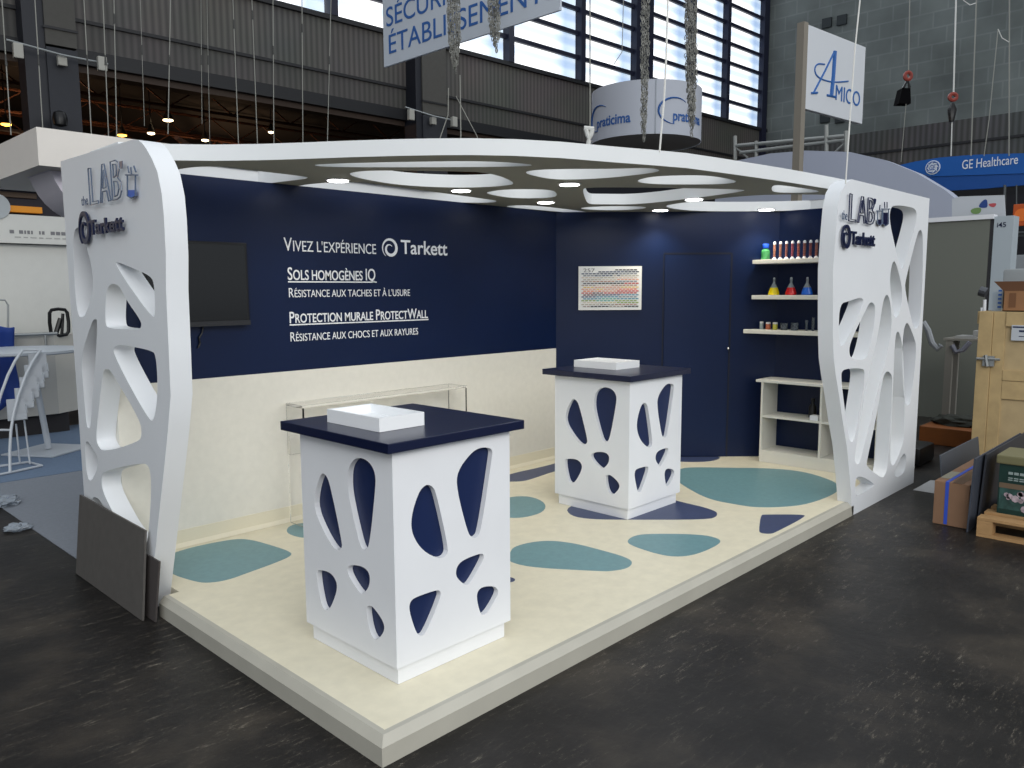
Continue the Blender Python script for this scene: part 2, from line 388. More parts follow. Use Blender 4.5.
# dark hall beyond the opening
DK = mat('dark_void', '#120e0c', .9); RUST = mat('rust_truss', '#5a3520', .8)
bm = B(); box(bm, -45, 45, 30, 30.3, 0, 12, HT); struct('wall_far', bm, DK)
struct('ceiling', box(B(), -45, 45, .6, 30, 8.6, 8.8, HT), DK)
struct('wall_left', box(B(), -30.3, -30, -12, 30, 0, 20, HT), DK)
for k in range(6):
    d = 3 + 4.2 * k
    o = tag(obj('roof_truss', B() if False else (lambda bm: bm)(B()), RUST), None) if False else None
    t = B()
    tube(t, [HT @ Vector((-30, d, 7.6)), HT @ Vector((40, d, 7.6))], .05, 5); tube(t, [HT @ Vector((-30, d, 8.3)), HT @ Vector((40, d, 8.3))], .05, 5)
    n = 34
    for j in range(n):
        x0 = -30 + 70 * j / n; tube(t, [HT @ Vector((x0, d, 7.6)), HT @ Vector((x0 + 70 / n / 2, d, 8.3)), HT @ Vector((x0 + 70 / n, d, 7.6))], .03, 4)
    ordn = ['nearest', 'second nearest', 'third', 'fourth', 'fifth', 'farthest'][k]
    tag(obj('roof_truss', t, RUST), 'rusty steel roof truss in the dark hall beyond, %s row' % ordn, 'truss', 'roof trusses in the dark hall')
for k, (x0, x1) in enumerate(((-14, -4), (-8, 2), (-2, 7), (3, 11))):
    t = B(); tube(t, [HT @ Vector((x0, 1.5, 5.0 + .2 * k)), HT @ Vector((x1, 18, 7.9))], .06, 5)
    tag(obj('diagonal_brace', t, RUST), 'rust brown diagonal brace, %s from the left in the dark hall' % ['first', 'second', 'third', 'fourth'][k], 'beam', 'diagonal braces in the dark hall')
LAMPO = mat('lamp_amber', '#ffb648', emit=6); LAMPW = mat('lamp_warm', '#ffe0b0', emit=7)
for k, (px, py, r, m_, lb) in enumerate(((168, 119, .42, LAMPW, 'bright warm pendant lamp in the dark hall above the left fin'), (122, 134, .36, LAMPO, 'amber lamp low over the canopy of the next stand'),
        (6, 123, .36, LAMPO, 'amber lamp at the far left edge of the dark hall'), (151, 132, .3, LAMPW, 'tilted pale hall lamp just left of the bright pendant lamp'),
        (205, 139, .3, LAMPW, 'pale hall lamp just above the curved white fascia'), (271, 131, .26, LAMPW, 'small dim hall lamp below the cladding'))):
    c = onp(px, py, HP + HN * 9, HN)
    t = thing('hall_lamp', lb, 'lamp', c, 'lamps in the dark hall')
    obj('shade', lathe(B(), c, [(r*.42, -.02), (r * .36, .08), (.06, .2), (.04, .26)], 16), mat('lamp_shade_dark', '#2a2622', .6), t, True)
    obj('bulb', lathe(B(), c - Vector((0, 0, .09)), [(r * .12, 0), (r * .38, .03), (r * .38, .06)], 16), m_, t)
    obj('rod', tube(B(), [c + Vector((0, 0, .22)), Vector((c.x, c.y, 8.6))], .02, 5), BLACK, t)

for q_, e_ in (((-10, 8, 6.2), 260), ((2, 9, 6.2), 260), ((10, 14, 6), 200)):
    l = bpy.data.lights.new('dark_hall_lamp_light', 'POINT'); l.energy = e_; l.color = (1, .62, .35); l.shadow_soft_size = .3
    lo = bpy.data.objects.new('dark_hall_lamp_light', l); COL.objects.link(lo); lo.location = HT @ Vector(q_)

# cross wall on the right
struct('wall_right', box(B(), 32.6, 33.0, -30, 15.2, 8.15, 22), concrete_mat())
cw = stripe_mat('cross_cladding', '#33332f', '#4a4a4a', 1.5)
for n_ in cw.node_tree.nodes:
    if n_.type == 'TEX_WAVE': n_.bands_direction = 'Y'
bm = B(); box(bm, 32.5, 33.0, -30, 15.2, 7.32, 8.15); box(bm, 32.5, 33.0, -30, 15.2, 6.0, 7.25); struct('wall_right_band', bm, cw)
struct('trim_1', box(B(), 32.45, 33.0, -30, 15.2, 7.24, 7.33), MATS['dark_trim'])
struct('wall_right_opening', box(B(), 32.6, 33.0, -30, 15.2, 0, 6.0), mat('dark_opening_fill', '#0f0f14', .8))  # near-black sheet painted to stand for the unlit depth of an opening
for k, (px, py, lb) in enumerate(((827, 23, 'left dark vent plate high on the concrete wall'), (842, 20, 'right dark vent plate high on the concrete wall'), (825, 118, 'dark vent plate below the hanging name board'), (840, 118, 'dark vent plate partly behind the hanging name board'))):
    c = onx(px, py, 32.55)
    tag(obj('wall_vent', box(B(), -.06, .05, -.2, .2, -.2, .2, fr(c), .02), mat('vent_dark', '#1f2629', .6)), lb, 'vent', 'dark vents on the concrete wall')

# ============================================================ THE STAND
YW, XW, DS = 2.84, 5.86, 7.14      # text wall, shelf wall, x+y of the diagonal wall
AX = DS - YW; BY = DS - XW         # corners (AX,YW) and (XW,BY)
FT = .115
ZR, RT = 2.565, .092
# --- platform
pf = thing('platform', 'low cream exhibition floor with teal and blue patches under the canopy', 'platform', (0, 0, 0))
YF = 1.95
e = .055
outl = [(e, e), (4.66, e), (4.66, FT), (XW, FT), (XW, BY), (AX, YW), (FT, YW), (FT, 2.06), (e, 2.06)]
obj('deck', plate(outl, [], fr((0, 0, 0)), PH), CREAM, pf)
bm = B()
prof = [(0, 0), (0, .078), (.03, PH), (e, PH), (e, 0)]
rows = []
for P0, dx, dy in (((0, 2.06), 1, None), ((0, 0), 1, 1), ((4.66, 0), None, 1)):
    row = []
    for d, z in prof:
        row.append(bm.verts.new((P0[0] + (d if dx else 0), P0[1] + (d if dy else 0), z)))
    rows.append(row)
for a, b_ in zip(rows, rows[1:]):
    for k in range(5): bm.faces.new((a[k], a[(k + 1) % 5], b_[(k + 1) % 5], b_[k]))
bm.faces.new(rows[0]); bm.faces.new(rows[2][::-1]); bmesh.ops.recalc_face_normals(bm, faces=bm.faces)
obj('edge_trim', bm, TRIMM, pf)
# coloured inlays
INL = [
 (TEAL, [(165,563),(165,556),(190,548),(209.5,543.7),(235.5,539),(251,539.8),(272,545.8),(289,551.5),(292,555.4),(274.6,563),(248.5,572.3),(227.7,580),(206.9,583),(193.9,581),(170.4,573.6)]),
 (TEAL, [(286,530.7),(290,525.5),(304,522.5),(322,524),(326,531),(318,537),(304,538.3),(290,534.8)]),
 (TEAL, [(495,503),(508,497),(530,496),(546,503),(544,512),(525,517.5),(509,518),(495,514)]),
 (SLATE, [(500,482),(505,475),(540,467.4),(556,463.3),(572,458),(584,458),(583,466),(556,470.5),(534,478.3),(523,481.3),(510,481.5)]),
 (SLATE, [(668,456),(690,455.2),(717,456),(721,458.5),(709,461.8),(682,462),(660,460)]),
 (TEAL, [(672,476),(680,468.5),(696,467.3),(730,468),(769,468.3),(803,471.5),(829,479.5),(838.5,485.4),(836.5,493),(808,504),(782,507),(756,507.2),(740,505),(709,499.3),(685,486.5)]),
 (SLATE, [(566,507),(571,516),(592,519.3),(628.5,519.6),(706.7,519.6),(717.5,516),(714.5,510),(676.7,501),(640,492),(600,497)]),
 (TEAL, [(511,552),(514,547),(530,542.5),(550,540.5),(575,543.5),(600,550),(623.4,556.5),(633,562),(627,568.5),(609,571.2),(600,571),(535.8,567.8),(511,562.7),(508,557)]),
 (TEAL, [(626,541.5),(635,535.3),(652.7,533.8),(699.6,534.4),(718.2,538.3),(721,543),(702.5,552.2),(685,556.6),(664.5,556),(635,547)]),
 (SLATE, [(761,515.4),(764,514.6),(802,514.6),(806,516.4),(775.8,532.2),(770,534),(760.2,533),(759,529.8)]),
 (SLATE, [(497,578),(505,576.5),(512,577.5),(516,579.7),(512,582.5),(498,583)]),
]
for m_, pts in INL:
    q = [(lambda p: (p.x, p.y))(onz(x, y, PH)) for x, y in pts]
    obj('floor_inlay', plate(chaikin(grow(q, 1.01), 2), [], fr((0, 0, PH)), .001), m_, pf)

# --- back wall with lettering
ZT = ZR
ZB = (ony(190.7, 381.3, YW).z + ony(555.5, 347.2, YW).z) / 2
wl = thing('wall_text', 'x', 'x', (AX / 2, YW, PH)); del wl['label']; del wl['category']; wl['kind'] = 'structure'
struct('wall_panel', bxs(FT+.001, AX, YW, YW + .1, ZB, ZT-.001), NAVY, wl)
struct('wall_wainscot', bxs(FT+.001, AX, YW, YW + .1, .001, ZB), WAINS, wl)
bm = B(); prism(bm, [(FT+.001, YW, PH + .002), (FT+.001, YW - .03, PH + .002), (FT+.001, YW - .008, PH + .03), (FT+.001, YW - .006, PH + .115), (FT+.001, YW, PH + .115)], (AX - FT - .03, 0, 0))
struct('baseboard_text', bm, mat('cream_skirting', '#dad3bd', .45), wl)
def on_wall(x, y): return ony(x, y, YW - .001)
def wall_text(body, bl, br, tl_y, name='lettering', **k):
    o = on_wall(*bl); u = on_wall(*br); U = u - o; U.z = 0
    tl = on_wall(bl[0], tl_y); V = Vector((0, 0, tl.z - o.z)); o.z = (o.z + u.z) / 2
    return obj(name, text_bm(body, o, U, V, **k), LETW, wl)
wall_text("Vivez l'expérience", (284, 251.9), (376, 253), 238.2, smallcaps=.8)
wall_text("Tarkett", (401, 254.6), (447.3, 255.2), 240.4, name='company_lettering', bold=.012)
wall_text("Sols homogènes IQ", (287.8, 280.6), (375.3, 279.6), 268, smallcaps=.8, bold=.01)
wall_text("Résistance aux taches et à l'usure", (289, 298), (410, 295.2), 288.6, smallcaps=.8)
wall_text("Protection murale ProtectWall", (289.7, 323.6), (427.7, 317.4), 312.3, smallcaps=.8, bold=.01)
wall_text("Résistance aux chocs et aux rayures", (290.6, 342.4), (418, 333.6), 333, smallcaps=.8)
for a, b_ in (((288, 282.4), (376.6, 281.2)), ((289.7, 325.6), (428.4, 318.6))):
    p, q = on_wall(*a), on_wall(*b_); z = (p.z + q.z) / 2
    obj('underline', bxs(p.x, q.x, YW - .003, YW, z - .006, z + .003), LETW, wl)
c = on_wall(389.8, 248.1)
R_ = (on_wall(397.5, 248).x - on_wall(382, 248).x) / 2
obj('swirl_emblem', spiral(c, (R_, 0, 0), (0, 0, R_), depth=.003), LETW, wl)

# --- television
a = ony(150, 240, YW - .05); b_ = ony(246, 243, YW - .05); zl = ony(246, 324.5, YW - .05).z
tv = thing('television', 'flat black television hung on the navy wall behind the left fin', 'television', ((a.x + b_.x) / 2, YW - .03, zl))
x0, x1, z0, z1 = .3, b_.x, zl, b_.z
tvc = obj('casing', box(B(), x0, x1, YW - .06, YW - .002, z0, z1, None, .006), BLACK, tv)
obj('screen', bxs(x0 + .02, x1 - .02, YW - .064, YW - .059, z0 + .035, z1 - .02), SCREEN, tvc)
obj('bottom_bezel', bxs(x0, x1, YW - .066, YW - .058, z0 - .002, z0 + .03), mat('dark_grey_bezel', '#26272b', .4), tvc)
cb = [ony(x, y, YW - .012) for x, y in ((203, 327), (202, 333), (199, 338), (200, 343), (198, 348))]
obj('power_cable', tube(B(), cb, .006, 6), BLACK, tv)

# --- diagonal wall with the door
dg = Vector((AX - XW, YW - BY, 0)); DLEN = dg.length; DU = Vector((1, -1, 0)).normalized(); DN = Vector((-1, -1, 0)).normalized()
DT = fr((AX, YW, 0), DU, -DN, (0, 0, 1))       # local x along, y into the wall
def ond(x, y): p = onp(x, y, (AX, YW, 0), DN); return (p - Vector((AX, YW, 0))).dot(DU), p.z
NAVY2 = mat('navy_laminate_door', '#091b3e', .4, var=.06, scale=2, spec=.32)
wd = thing('wall_diagonal', 'x', 'x', (AX, YW, PH)); del wd['label']; del wd['category']; wd['kind'] = 'structure'
struct('wall_panel', box(B(), 0, DLEN, 0, .08, .001, ZT-.001, DT), NAVY, wd)
s0, zt = ond(664, 254); s1, _ = ond(731.5, 254)
dr = thing('door_1', 'x', 'x', (AX, YW, PH)); del dr['label']; del dr['category']; dr['kind'] = 'structure'
dlf = struct('door_leaf', box(B(), s0 + .01, s1 - .01, -.012, -.001, PH + .01, zt - .01, DT), NAVY2, dr)
bm = B(); box(bm, s0 - .006, s0 + .004, -.004, -.001, PH, zt, DT); box(bm, s1 - .004, s1 + .012, -.004, -.001, PH, zt + .006, DT); box(bm, s0, s1, -.004, -.001, zt - .004, zt + .012, DT)
struct('door_gap', bm, NAVYD, dr)
sk, zk = ond(727.3, 348)
bm = B(); bmesh.ops.create_uvsphere(bm, u_segments=12, v_segments=8, radius=.014, matrix=DT @ Matrix.Translation((sk, -.03, zk)))
tube(bm, [DT @ Vector((sk, -.01, zk)), DT @ Vector((sk, -.03, zk))], .006, 6)
struct('door_handle', bm, mat('chrome', '#c8c8c8', .2, metal=1), dlf)
# --- colour chart
sa, za = ond(578.5, 266.3); sb, zb = ond(641, 309.8); za = (za + ond(641, 266.3)[1]) / 2; zb = (zb + ond(578.5, 310)[1]) / 2
ch = thing('colour_chart', 'white framed colour chart of small swatches on the navy diagonal wall', 'poster', DT @ Vector(((sa + sb) / 2, 0, zb)))
chb = obj('board', box(B(), sa, sb, -.016, -.001, zb, za, DT), mat('chart_white', '#e9e9e6', .4), ch)
pal = ['#1b1c22', '#2b3550', '#4a5570', '#8a8f96', '#b9b3a6', '#d2c6b8', '#a89a92', '#5a5560', '#b08f80', '#d9a48c', '#e2c070', '#e07a50', '#c03a34', '#6a2b3c', '#2f3f70', '#4f8fa8', '#5fa79c', '#8aa05c', '#c9bf9a', '#9a948c', '#3c3c42']
pm = [mat('swatch_%s' % w, p, .5) for w, p in zip('black navy slate grey stone sand taupe plum clay peach ochre orange red wine indigo azure sea olive straw ash charcoal'.split(), pal)]
rowcol = [[0] * 15, [0, 1, 2, 1], [2, 1, 3], [3, 2, 4], [5, 4, 5], [4, 5, 9], [6, 8, 3], [7, 0, 0, 12], [6, 5, 8], [10, 9, 10], [9, 10, 9, 11], [11, 9, 12], [12, 13, 12, 12], [13, 1, 14, 15], [14, 15, 3], [15, 16, 15], [17, 16, 17], [5, 18, 17], [4, 19, 8], [6, 20, 19, 0]]
bm = B(); NR = len(rowcol); wz = (za - zb) * .88 / NR
for r in range(NR):
    cols = rowcol[r]; off = .5 * (r % 2)
    for k in range(15):
        if r == 0 and k < 9 or r == 1 and k < 4: continue
        w_ = (sb - sa) * .92 / 15.5
        xx = sa + (sb - sa) * .045 + (k + off) * w_; zz = za - (za - zb) * .06 - (r + .5) * wz
        nf = len(bm.faces); box(bm, xx, xx + w_ * .78, -.019, -.016, zz - wz * .28, zz + wz * .28, DT); bm.faces.ensure_lookup_table()
        mi = cols[min(len(cols) - 1, int(k / 15 * len(cols) + random.random() * .6))]
        for f in bm.faces[nf:]: f.material_index = mi
obj('swatches', bm, pm, chb)
o_ = DT @ Vector((sa + (sb - sa) * .075, -.0165, za - (za - zb) * .135)); 
obj('number_lettering', text_bm('257', o_, DU * ((sb - sa) * .18), Vector((0, 0, (za - zb) * .085)), depth=.001), mat('grey_print', '#6f6f70', .5), ch)

# --- shelf wall
ws = thing('wall_shelf', 'x', 'x', (XW, .7, PH)); del ws['label']; del ws['category']; ws['kind'] = 'structure'
struct('wall_panel', bxs(XW, XW + .08, FT+.001, BY, .001, ZT-.001), NAVY, ws)
XS = 5.60   # front of the shelves
SHW = mat('shelf_white', '#e6e2d6', .45)
def shelf(px, py_t, py_b, label):
    p = onx(px, py_t, XS); q = onx(px, py_b, XS)
    s = tag(obj('wall_shelf_board', box(B(), XS, XW - .001, FT + .02, p.y, q.z, p.z, None, .004), SHW), label, 'shelf', 'white wall shelves')
    return p.y, p.z
SY1, SZ1 = shelf(752.3, 260, 264, 'white wall shelf, topmost of three, holding tubes and a green bottle')
SY2, SZ2 = shelf(751.5, 295.2, 299.3, 'white wall shelf in the middle, holding three conical flasks')
SY3, SZ3 = shelf(743.2, 329.2, 333.2, 'white wall shelf, lowest of three, holding small jars and beakers')
def ys(px, z): # y on the shelf's middle line for a pixel column
    X = XS + .09; d = ray(px, 300); return (CP + d * ((X - CP.x) / d.x)).y
XM = XS + .09
# green bottle
y = ys(764, 0); c = Vector((XM, y, SZ1 + .001))
GRN = mat('green_liquid', '#4d9a62', .15, trans=.25)
t = thing('lab_bottle', 'square lab bottle of green liquid with blue cap on the top shelf', 'bottle', c)
obj('body', lathe(B(), c, [(.04, 0), (.043, .01), (.043, .085), (.02, .11), (.02, .125)], 20), GRN, t, True)
obj('cap', lathe(B(), c, [(.03, .112), (.031, .115), (.031, .15), (.028, .155)], 20), mat('blue_cap', '#1848b8', .4), t, True)
# sample tubes
TB = mat('red_brown_granules', '#7d3b34', .4, var=.5, scale=60); TW = mat('tube_end_white', '#dcdcdc', .3)
cols_t = ['#84584a', '#8a5e4e', '#71443c', '#6e3540', '#7c443c', '#7a4a40', '#6c3a3a', '#7c4c40', '#653238']
ordn = ['first', 'second', 'third', 'fourth', 'fifth', 'sixth', 'seventh', 'eighth', 'ninth']
for k in range(9):
    y = ys(772.8 + k * 5.95, 0); c = Vector((XM, y, SZ1 + .001))
    t = thing('sample_tube', 'upright sample tube of reddish granules on the top shelf, %s right of the green bottle' % ordn[k], 'tube', c, 'sample tubes on the top shelf')
    obj('foot', lathe(B(), c, [(.021, 0), (.021, .008), (.009, .02), (.009, .024)], 14), TW, t, True)
    obj('filling', lathe(B(), c, [(.0125, .024), (.0125, .145)], 12), mat('granules_%s' % ordn[k], cols_t[k], .4, var=.6, scale=55), t, True)
    obj('stopper', lathe(B(), c, [(.014, .145), (.014, .16), (.007, .172)], 12), TW, t, True)
# conical flasks
for k, (px, lc, nm) in enumerate(((773.5, '#f0d800', 'yellow'), (790.5, '#d01818', 'red'), (806.6, '#1460c8', 'blue'))):
    c = Vector((XM, ys(px, 0), SZ2 + .001))
    t = thing('conical_flask', 'conical glass flask filled with %s liquid on the middle shelf' % nm, 'flask', c, 'conical flasks on the middle shelf')
    obj('liquid', lathe(B(), c, [(.05, .002), (.054, .008), (.050, .03), (.036, .072)], 24), mat('%s_liquid' % nm, lc, .15, coat=.5), t, True)
    obj('glass_body', lathe(B(), c + Vector((0, 0, .0725)), [(.036, 0), (.016, .035), (.012, .045), (.012, .07), (.017, .076), (.014, .078)], 24), mat('pale_glass', '#b9c3c8', .08, trans=.6), t, True)
    bm = B(); bmesh.ops.create_uvsphere(bm, u_segments=12, v_segments=8, radius=.0115, matrix=Matrix.Translation(c + Vector((0, 0, .16))))
    obj('stopper', bm, mat('glass_stopper', '#d6dde0', .1, trans=.4), t, True)
# jars and beakers
for k, (px, rr, hh, lc, lb) in enumerate(((762.3, .018, .075, '#9aa6a4', 'narrow jar of grey powder at the left of the lowest shelf'), (769, .023, .07, '#c0694a', 'small jar of orange granules on the lowest shelf'),
        (776, .023, .07, '#c2bc48', 'small jar of yellow green powder on the lowest shelf'))):
    c = Vector((XM, ys(px, 0), SZ3 + .001))
    t = thing('sample_jar', lb, 'jar', c, 'sample jars on the lowest shelf')
    obj('filling', lathe(B(), c, [(rr, 0), (rr, hh * .72), (rr * .9, hh * .78)], 18), mat('jar_fill_%s' % 'abc'[k], lc, .4, var=.2, scale=80), t, True)
    obj('lid', lathe(B(), c, [(rr * 1.02, hh * .78), (rr * 1.02, hh), (rr * .9, hh + .002)], 18), TW, t, True)
def glassware(px, rr, hh, label, cat, name):
    c = Vector((XM, ys(px, 0), SZ3 + .001))
    bm = B(); lathe(bm, c, [(rr * .9, 0), (rr, .006), (rr, hh - .004), (rr * 1.1, hh), (rr * .93, hh - .004), (rr * .93, .008), (.002, .007)], 24, False)
    return tag(obj(name, bm, mat('grey_glass', '#e4eaec', .05, trans=.93, ior=1.2), None, True), label, cat)
glassware(785, .034, .065, 'low glass beaker left of the other on the lowest shelf', 'beaker', 'beaker')
glassware(795.5, .034, .072, 'low glass beaker right of the other on the lowest shelf', 'beaker', 'beaker')
glassware(807.5, .012, .10, 'thin shorter glass cylinder on the lowest shelf', 'cylinder', 'glass_cylinder')
glassware(814, .013, .125, 'thin taller glass cylinder on the lowest shelf by the fin', 'cylinder', 'glass_cylinder')
# low open cabinet
XC = 5.54
p0 = onx(757.5, 379.3, XC); zt_ = p0.z; ztb = onx(757.5, 381.8, XC).z; yl = onx(759.5, 440, XC).y; zm = onx(761.2, 416, XC).z
cbt = thing('low_cabinet', 'white open shelf cabinet standing against the navy wall', 'cabinet', (XC + .15, (yl + FT) / 2, PH))
yr = FT + .03
CW = mat('cabinet_white', '#dddbd2', .45)
obj('top', box(B(), XC - .01, XW - .001, yr, p0.y + .012, ztb, zt_, None, .003), CW, cbt)
obj('side_panel', bxs(XC, XW - .002, yl - .02, yl, PH + .001, ztb), CW, cbt)
ym = onx(820, 400, XC).y
obj('divider', bxs(XC, XW - .002, ym - .02, ym, PH + .12, ztb), CW, cbt)
obj('side_panel', bxs(XC, XW - .002, yr, yr + .02, PH + .001, ztb), CW, cbt)
obj('shelf', bxs(XC + .005, XW - .002, yr + .02, ym - .02, zm - .01, zm + .01), CW, cbt)
obj('shelf', bxs(XC + .005, XW - .002, ym, yl - .02, zm - .01, zm + .01), CW, cbt)
obj('plinth', bxs(XC + .003, XW - .002, yr + .02, yl - .02, PH + .001, PH + .12), CW, cbt)
c = Vector((XC + .2, onx(813, 400, XC + .2).y, zm + .012))
t = thing('spray_bottle', 'dark bottle standing inside the open white cabinet', 'bottle', c)
obj('body', lathe(B(), c, [(.035, 0), (.035, .1), (.015, .13), (.012, .15)], 16), BLACK, t, True)
obj('cap', lathe(B(), c, [(.018, .15), (.018, .18)], 12), BLACK, t, True)
y = onx(812, 420, XC + .03).y
tag(obj('small_box', box(B(), XC + .02, XC + .1, y - .06, y + .02, zm + .0105, zm + .055, None, .002), WHITE), 'small white box on the middle board of the cabinet', 'box')

# ============================================================ FINS
def P2(pts, plane):
    if plane == 'x': return [(lambda p: (p.y, p.z))(onx(x, y, 0)) for x, y in pts]
    return [(lambda p: (p.x, p.z))(ony(x, y, 0)) for x, y in pts]
fl = [(60.5, 161.5), (78, 156), (98, 150), (118, 144), (133, 139.5), (138, 139.8), (142, 143), (146.3, 148.8), (152, 159), (157.4, 172), (161.8, 194), (164, 218.5), (165.8, 255), (166, 290), (168.5, 345), (170.6, 396), (168, 430), (165, 460), (158, 525), (149, 614)]
out = P2(fl, 'x'); yb = out[0][0]
out[-1] = (out[-1][0] - .01, 0.001)
out += [(yb, 0.001)]
hl = [
 [(74,233),(77,228),(80,229),(84,240),(91.5,265),(93.3,290),(86,313),(82,317),(78,315),(75,290),(73,250)],
 [(115.5,262),(122,264),(140.6,271.5),(151,277),(154,285),(155,315),(152,317),(130,287),(118,268)],
 [(110,285),(114,284),(119.5,286.5),(126,300),(141,321),(140.5,328),(136,329.5),(109,328),(105.4,324),(105.8,302),(107,290)],
 [(91,325),(94,320),(97.8,321),(95.3,360),(91,423),(89,428.5),(86.5,424),(84,395),(81,357)],
 [(113.8,349),(117,345.5),(124,345.5),(152,351),(155.3,356),(157,375),(157,398),(153.5,420),(149,419),(130,386),(115,356)],
 [(103.5,371),(107,369.5),(111.2,371.8),(140,421),(141.2,434),(139,441),(104,451.8),(97.3,444),(96.5,433),(100,400)],
 [(85,444),(87,441.5),(89,443),(98,457.5),(98,467),(92.5,479),(90,480.5),(88,478),(86,466)],
 [(102,477),(105,471.5),(143,463),(149.5,468),(151,487.5),(148.5,530),(146,545),(141,549),(124,532),(111,508),(102.5,490)],
 [(92,499),(95,497),(101,501),(108,520),(103,540),(97,546),(92,532)],
]
finl = thing('curved_fin', 'tall white perforated fin wall at the left end of the stand', 'partition', (.14, 2.5, 0))
obj('fin_panel', plate(out, [chaikin(grow(P2(h, 'x'), 1.02), 2) for h in hl], fr((0, 0, 0), (0, 1, 0), (0, 0, 1), (1, 0, 0)), FT), FIN, finl, True)
frr = [(852, 179.3), (929.6, 198.5), (925, 327), (922.4, 353.4), (916, 430), (912.5, 481)]
fleft = [(853.4, 513), (850, 480), (846.9, 447), (842.5, 420), (839, 395), (835.7, 375), (833.6, 358), (832.9, 330), (833, 303), (833.2, 269.7), (835.4, 236.5), (838, 207), (841, 192), (846, 183)]
out = P2(frr, 'y'); xr = out[1][0]
out = [out[0], (xr, out[1][1]), (xr, .001)] + P2(fleft, 'y')
out[3] = (out[3][0] - .02, .001)
hr = [
 [(891,207),(897,205.8),(905,206.4),(914.5,208.5),(917,214.3),(915,226),(904,265),(902,269),(900,266),(895,245.3),(889.5,220)],
 [(921.5,231),(923,238.7),(922.5,281),(920,323),(916.5,328.5),(913,326),(905,289),(906,279),(916.3,238.7),(919,231)],
 [(892.5,261.5),(896,262.5),(902.8,289.6),(901.2,307.4),(896.6,318),(893.8,316),(889.3,280.8)],
 [(840,304),(849,301.5),(859.8,297.5),(863.5,300),(862,306),(855,323.6),(844,345),(839.6,345.5),(838.8,330)],
 [(869.5,303),(873,303),(875.5,308),(873,333),(867.5,355.5),(863.5,360),(852.4,358.8),(849.2,353),(850.8,341),(866,310)],
 [(885.3,296),(888.5,297),(891,310),(891.5,330),(886.5,356),(861,459),(858,463.2),(855.2,460),(855.5,452),(865,390),(878,336),(882.5,305)],
 [(842.5,371),(848,369.2),(862,368.6),(865.2,373),(860.5,405.5),(855,437),(852,442),(849,438.5),(842.8,393),(841.3,376)],
 [(886,372.5),(889,372.5),(892,377),(892.3,385),(890,430),(887.5,468),(883.5,477),(879.4,475.5),(867,465.8),(867,461),(874,429),(878,408),(883,378)],
 [(897.2,332),(900,335),(903,350),(904.5,400),(904,436),(902,446),(894.5,464),(891.5,464),(890,455),(893,390),(895,340)],
 [(905.8,323),(909,325),(914,338),(916,345),(915.6,362),(910.5,402),(907.2,405.6),(904.3,400),(902.3,364),(903,335)],
 [(903.5,453),(905.8,455),(906,462),(904.4,472.5),(897.7,477.4),(894.3,475.5),(896,467)],
 [(855.5,477),(862.5,476.6),(873.2,483),(874,486.4),(857.3,496),(855.5,494)],
]
finr = thing('curved_fin', 'tall white perforated fin wall at the right front of the stand', 'partition', (5.3, .13, 0))
obj('fin_panel', plate(out, [chaikin(grow(P2(h, 'y'), 1.02), 2) for h in hr], fr((0, FT * .97, 0), (1, 0, 0), (0, 0, 1), (0, -1, 0)), FT * .97), FIN, finr, True)
GRYP = mat('grey_cladding_board', '#6d7068', .6)

# lettering on the fins: clear-edged outlines with navy flasks
CLR = mat('bluish_acrylic_edge', '#5d6a80', .25, spec=.6)
def fin_text(par, body, bl, br, tl, plane, m_, depth, name, **k):
    f = (lambda x, y: onx(x, y, -.02)) if plane == 'x' else (lambda x, y: ony(x, y, -.02))
    o, u, v = f(*bl), f(*br), f(*tl); U = u - o; V = v - o
    if plane == 'x': U = Vector((0, U.y, 0)); V = Vector((0, 0, V.z))
    else: U = Vector((U.x, 0, 0)); V = Vector((0, 0, V.z))
    return obj(name, text_bm(body, o, U, V, depth=depth, **k), m_, par)
NV = mat('navy_edge', '#1a2346', .3)
LETTERS = [[[(0, 1), (0, 0), (.27, 0), (.27, .07), (.085, .07), (.085, 1)]],
 [[(.33, 0), (.45, 1), (.52, 1), (.66, 0), (.59, 0), (.55, .28), (.42, .28), (.385, 0)], [(.43, .37), (.54, .37), (.487, .84)]],
 [[(.71, 0), (.71, 1), (.86, 1), (.95, .93), (.965, .75), (.9, .55), (.99, .42), (1, .2), (.94, .04), (.86, 0)], [(.78, .58), (.78, .92), (.87, .89), (.89, .75), (.86, .6)], [(.78, .08), (.78, .48), (.89, .44), (.92, .25), (.87, .1)]]]
def lab_letters(par, plane, bl, br, tl, m_, r_):
    f = (lambda x, y: onx(x, y, -.02)) if plane == 'x' else (lambda x, y: ony(x, y, -.02))
    o, u, v = f(*bl), f(*br), f(*tl); U = u - o; V = Vector((0, 0, (v - o).z)); U.z = 0
    for rings in LETTERS:
        bm = B()
        for ring in rings:
            P = [o + U * a + V * b for a, b in ring]; tube(bm, P + [P[0]], r_, 5, False)
        obj('outline_letter', bm, m_, par)
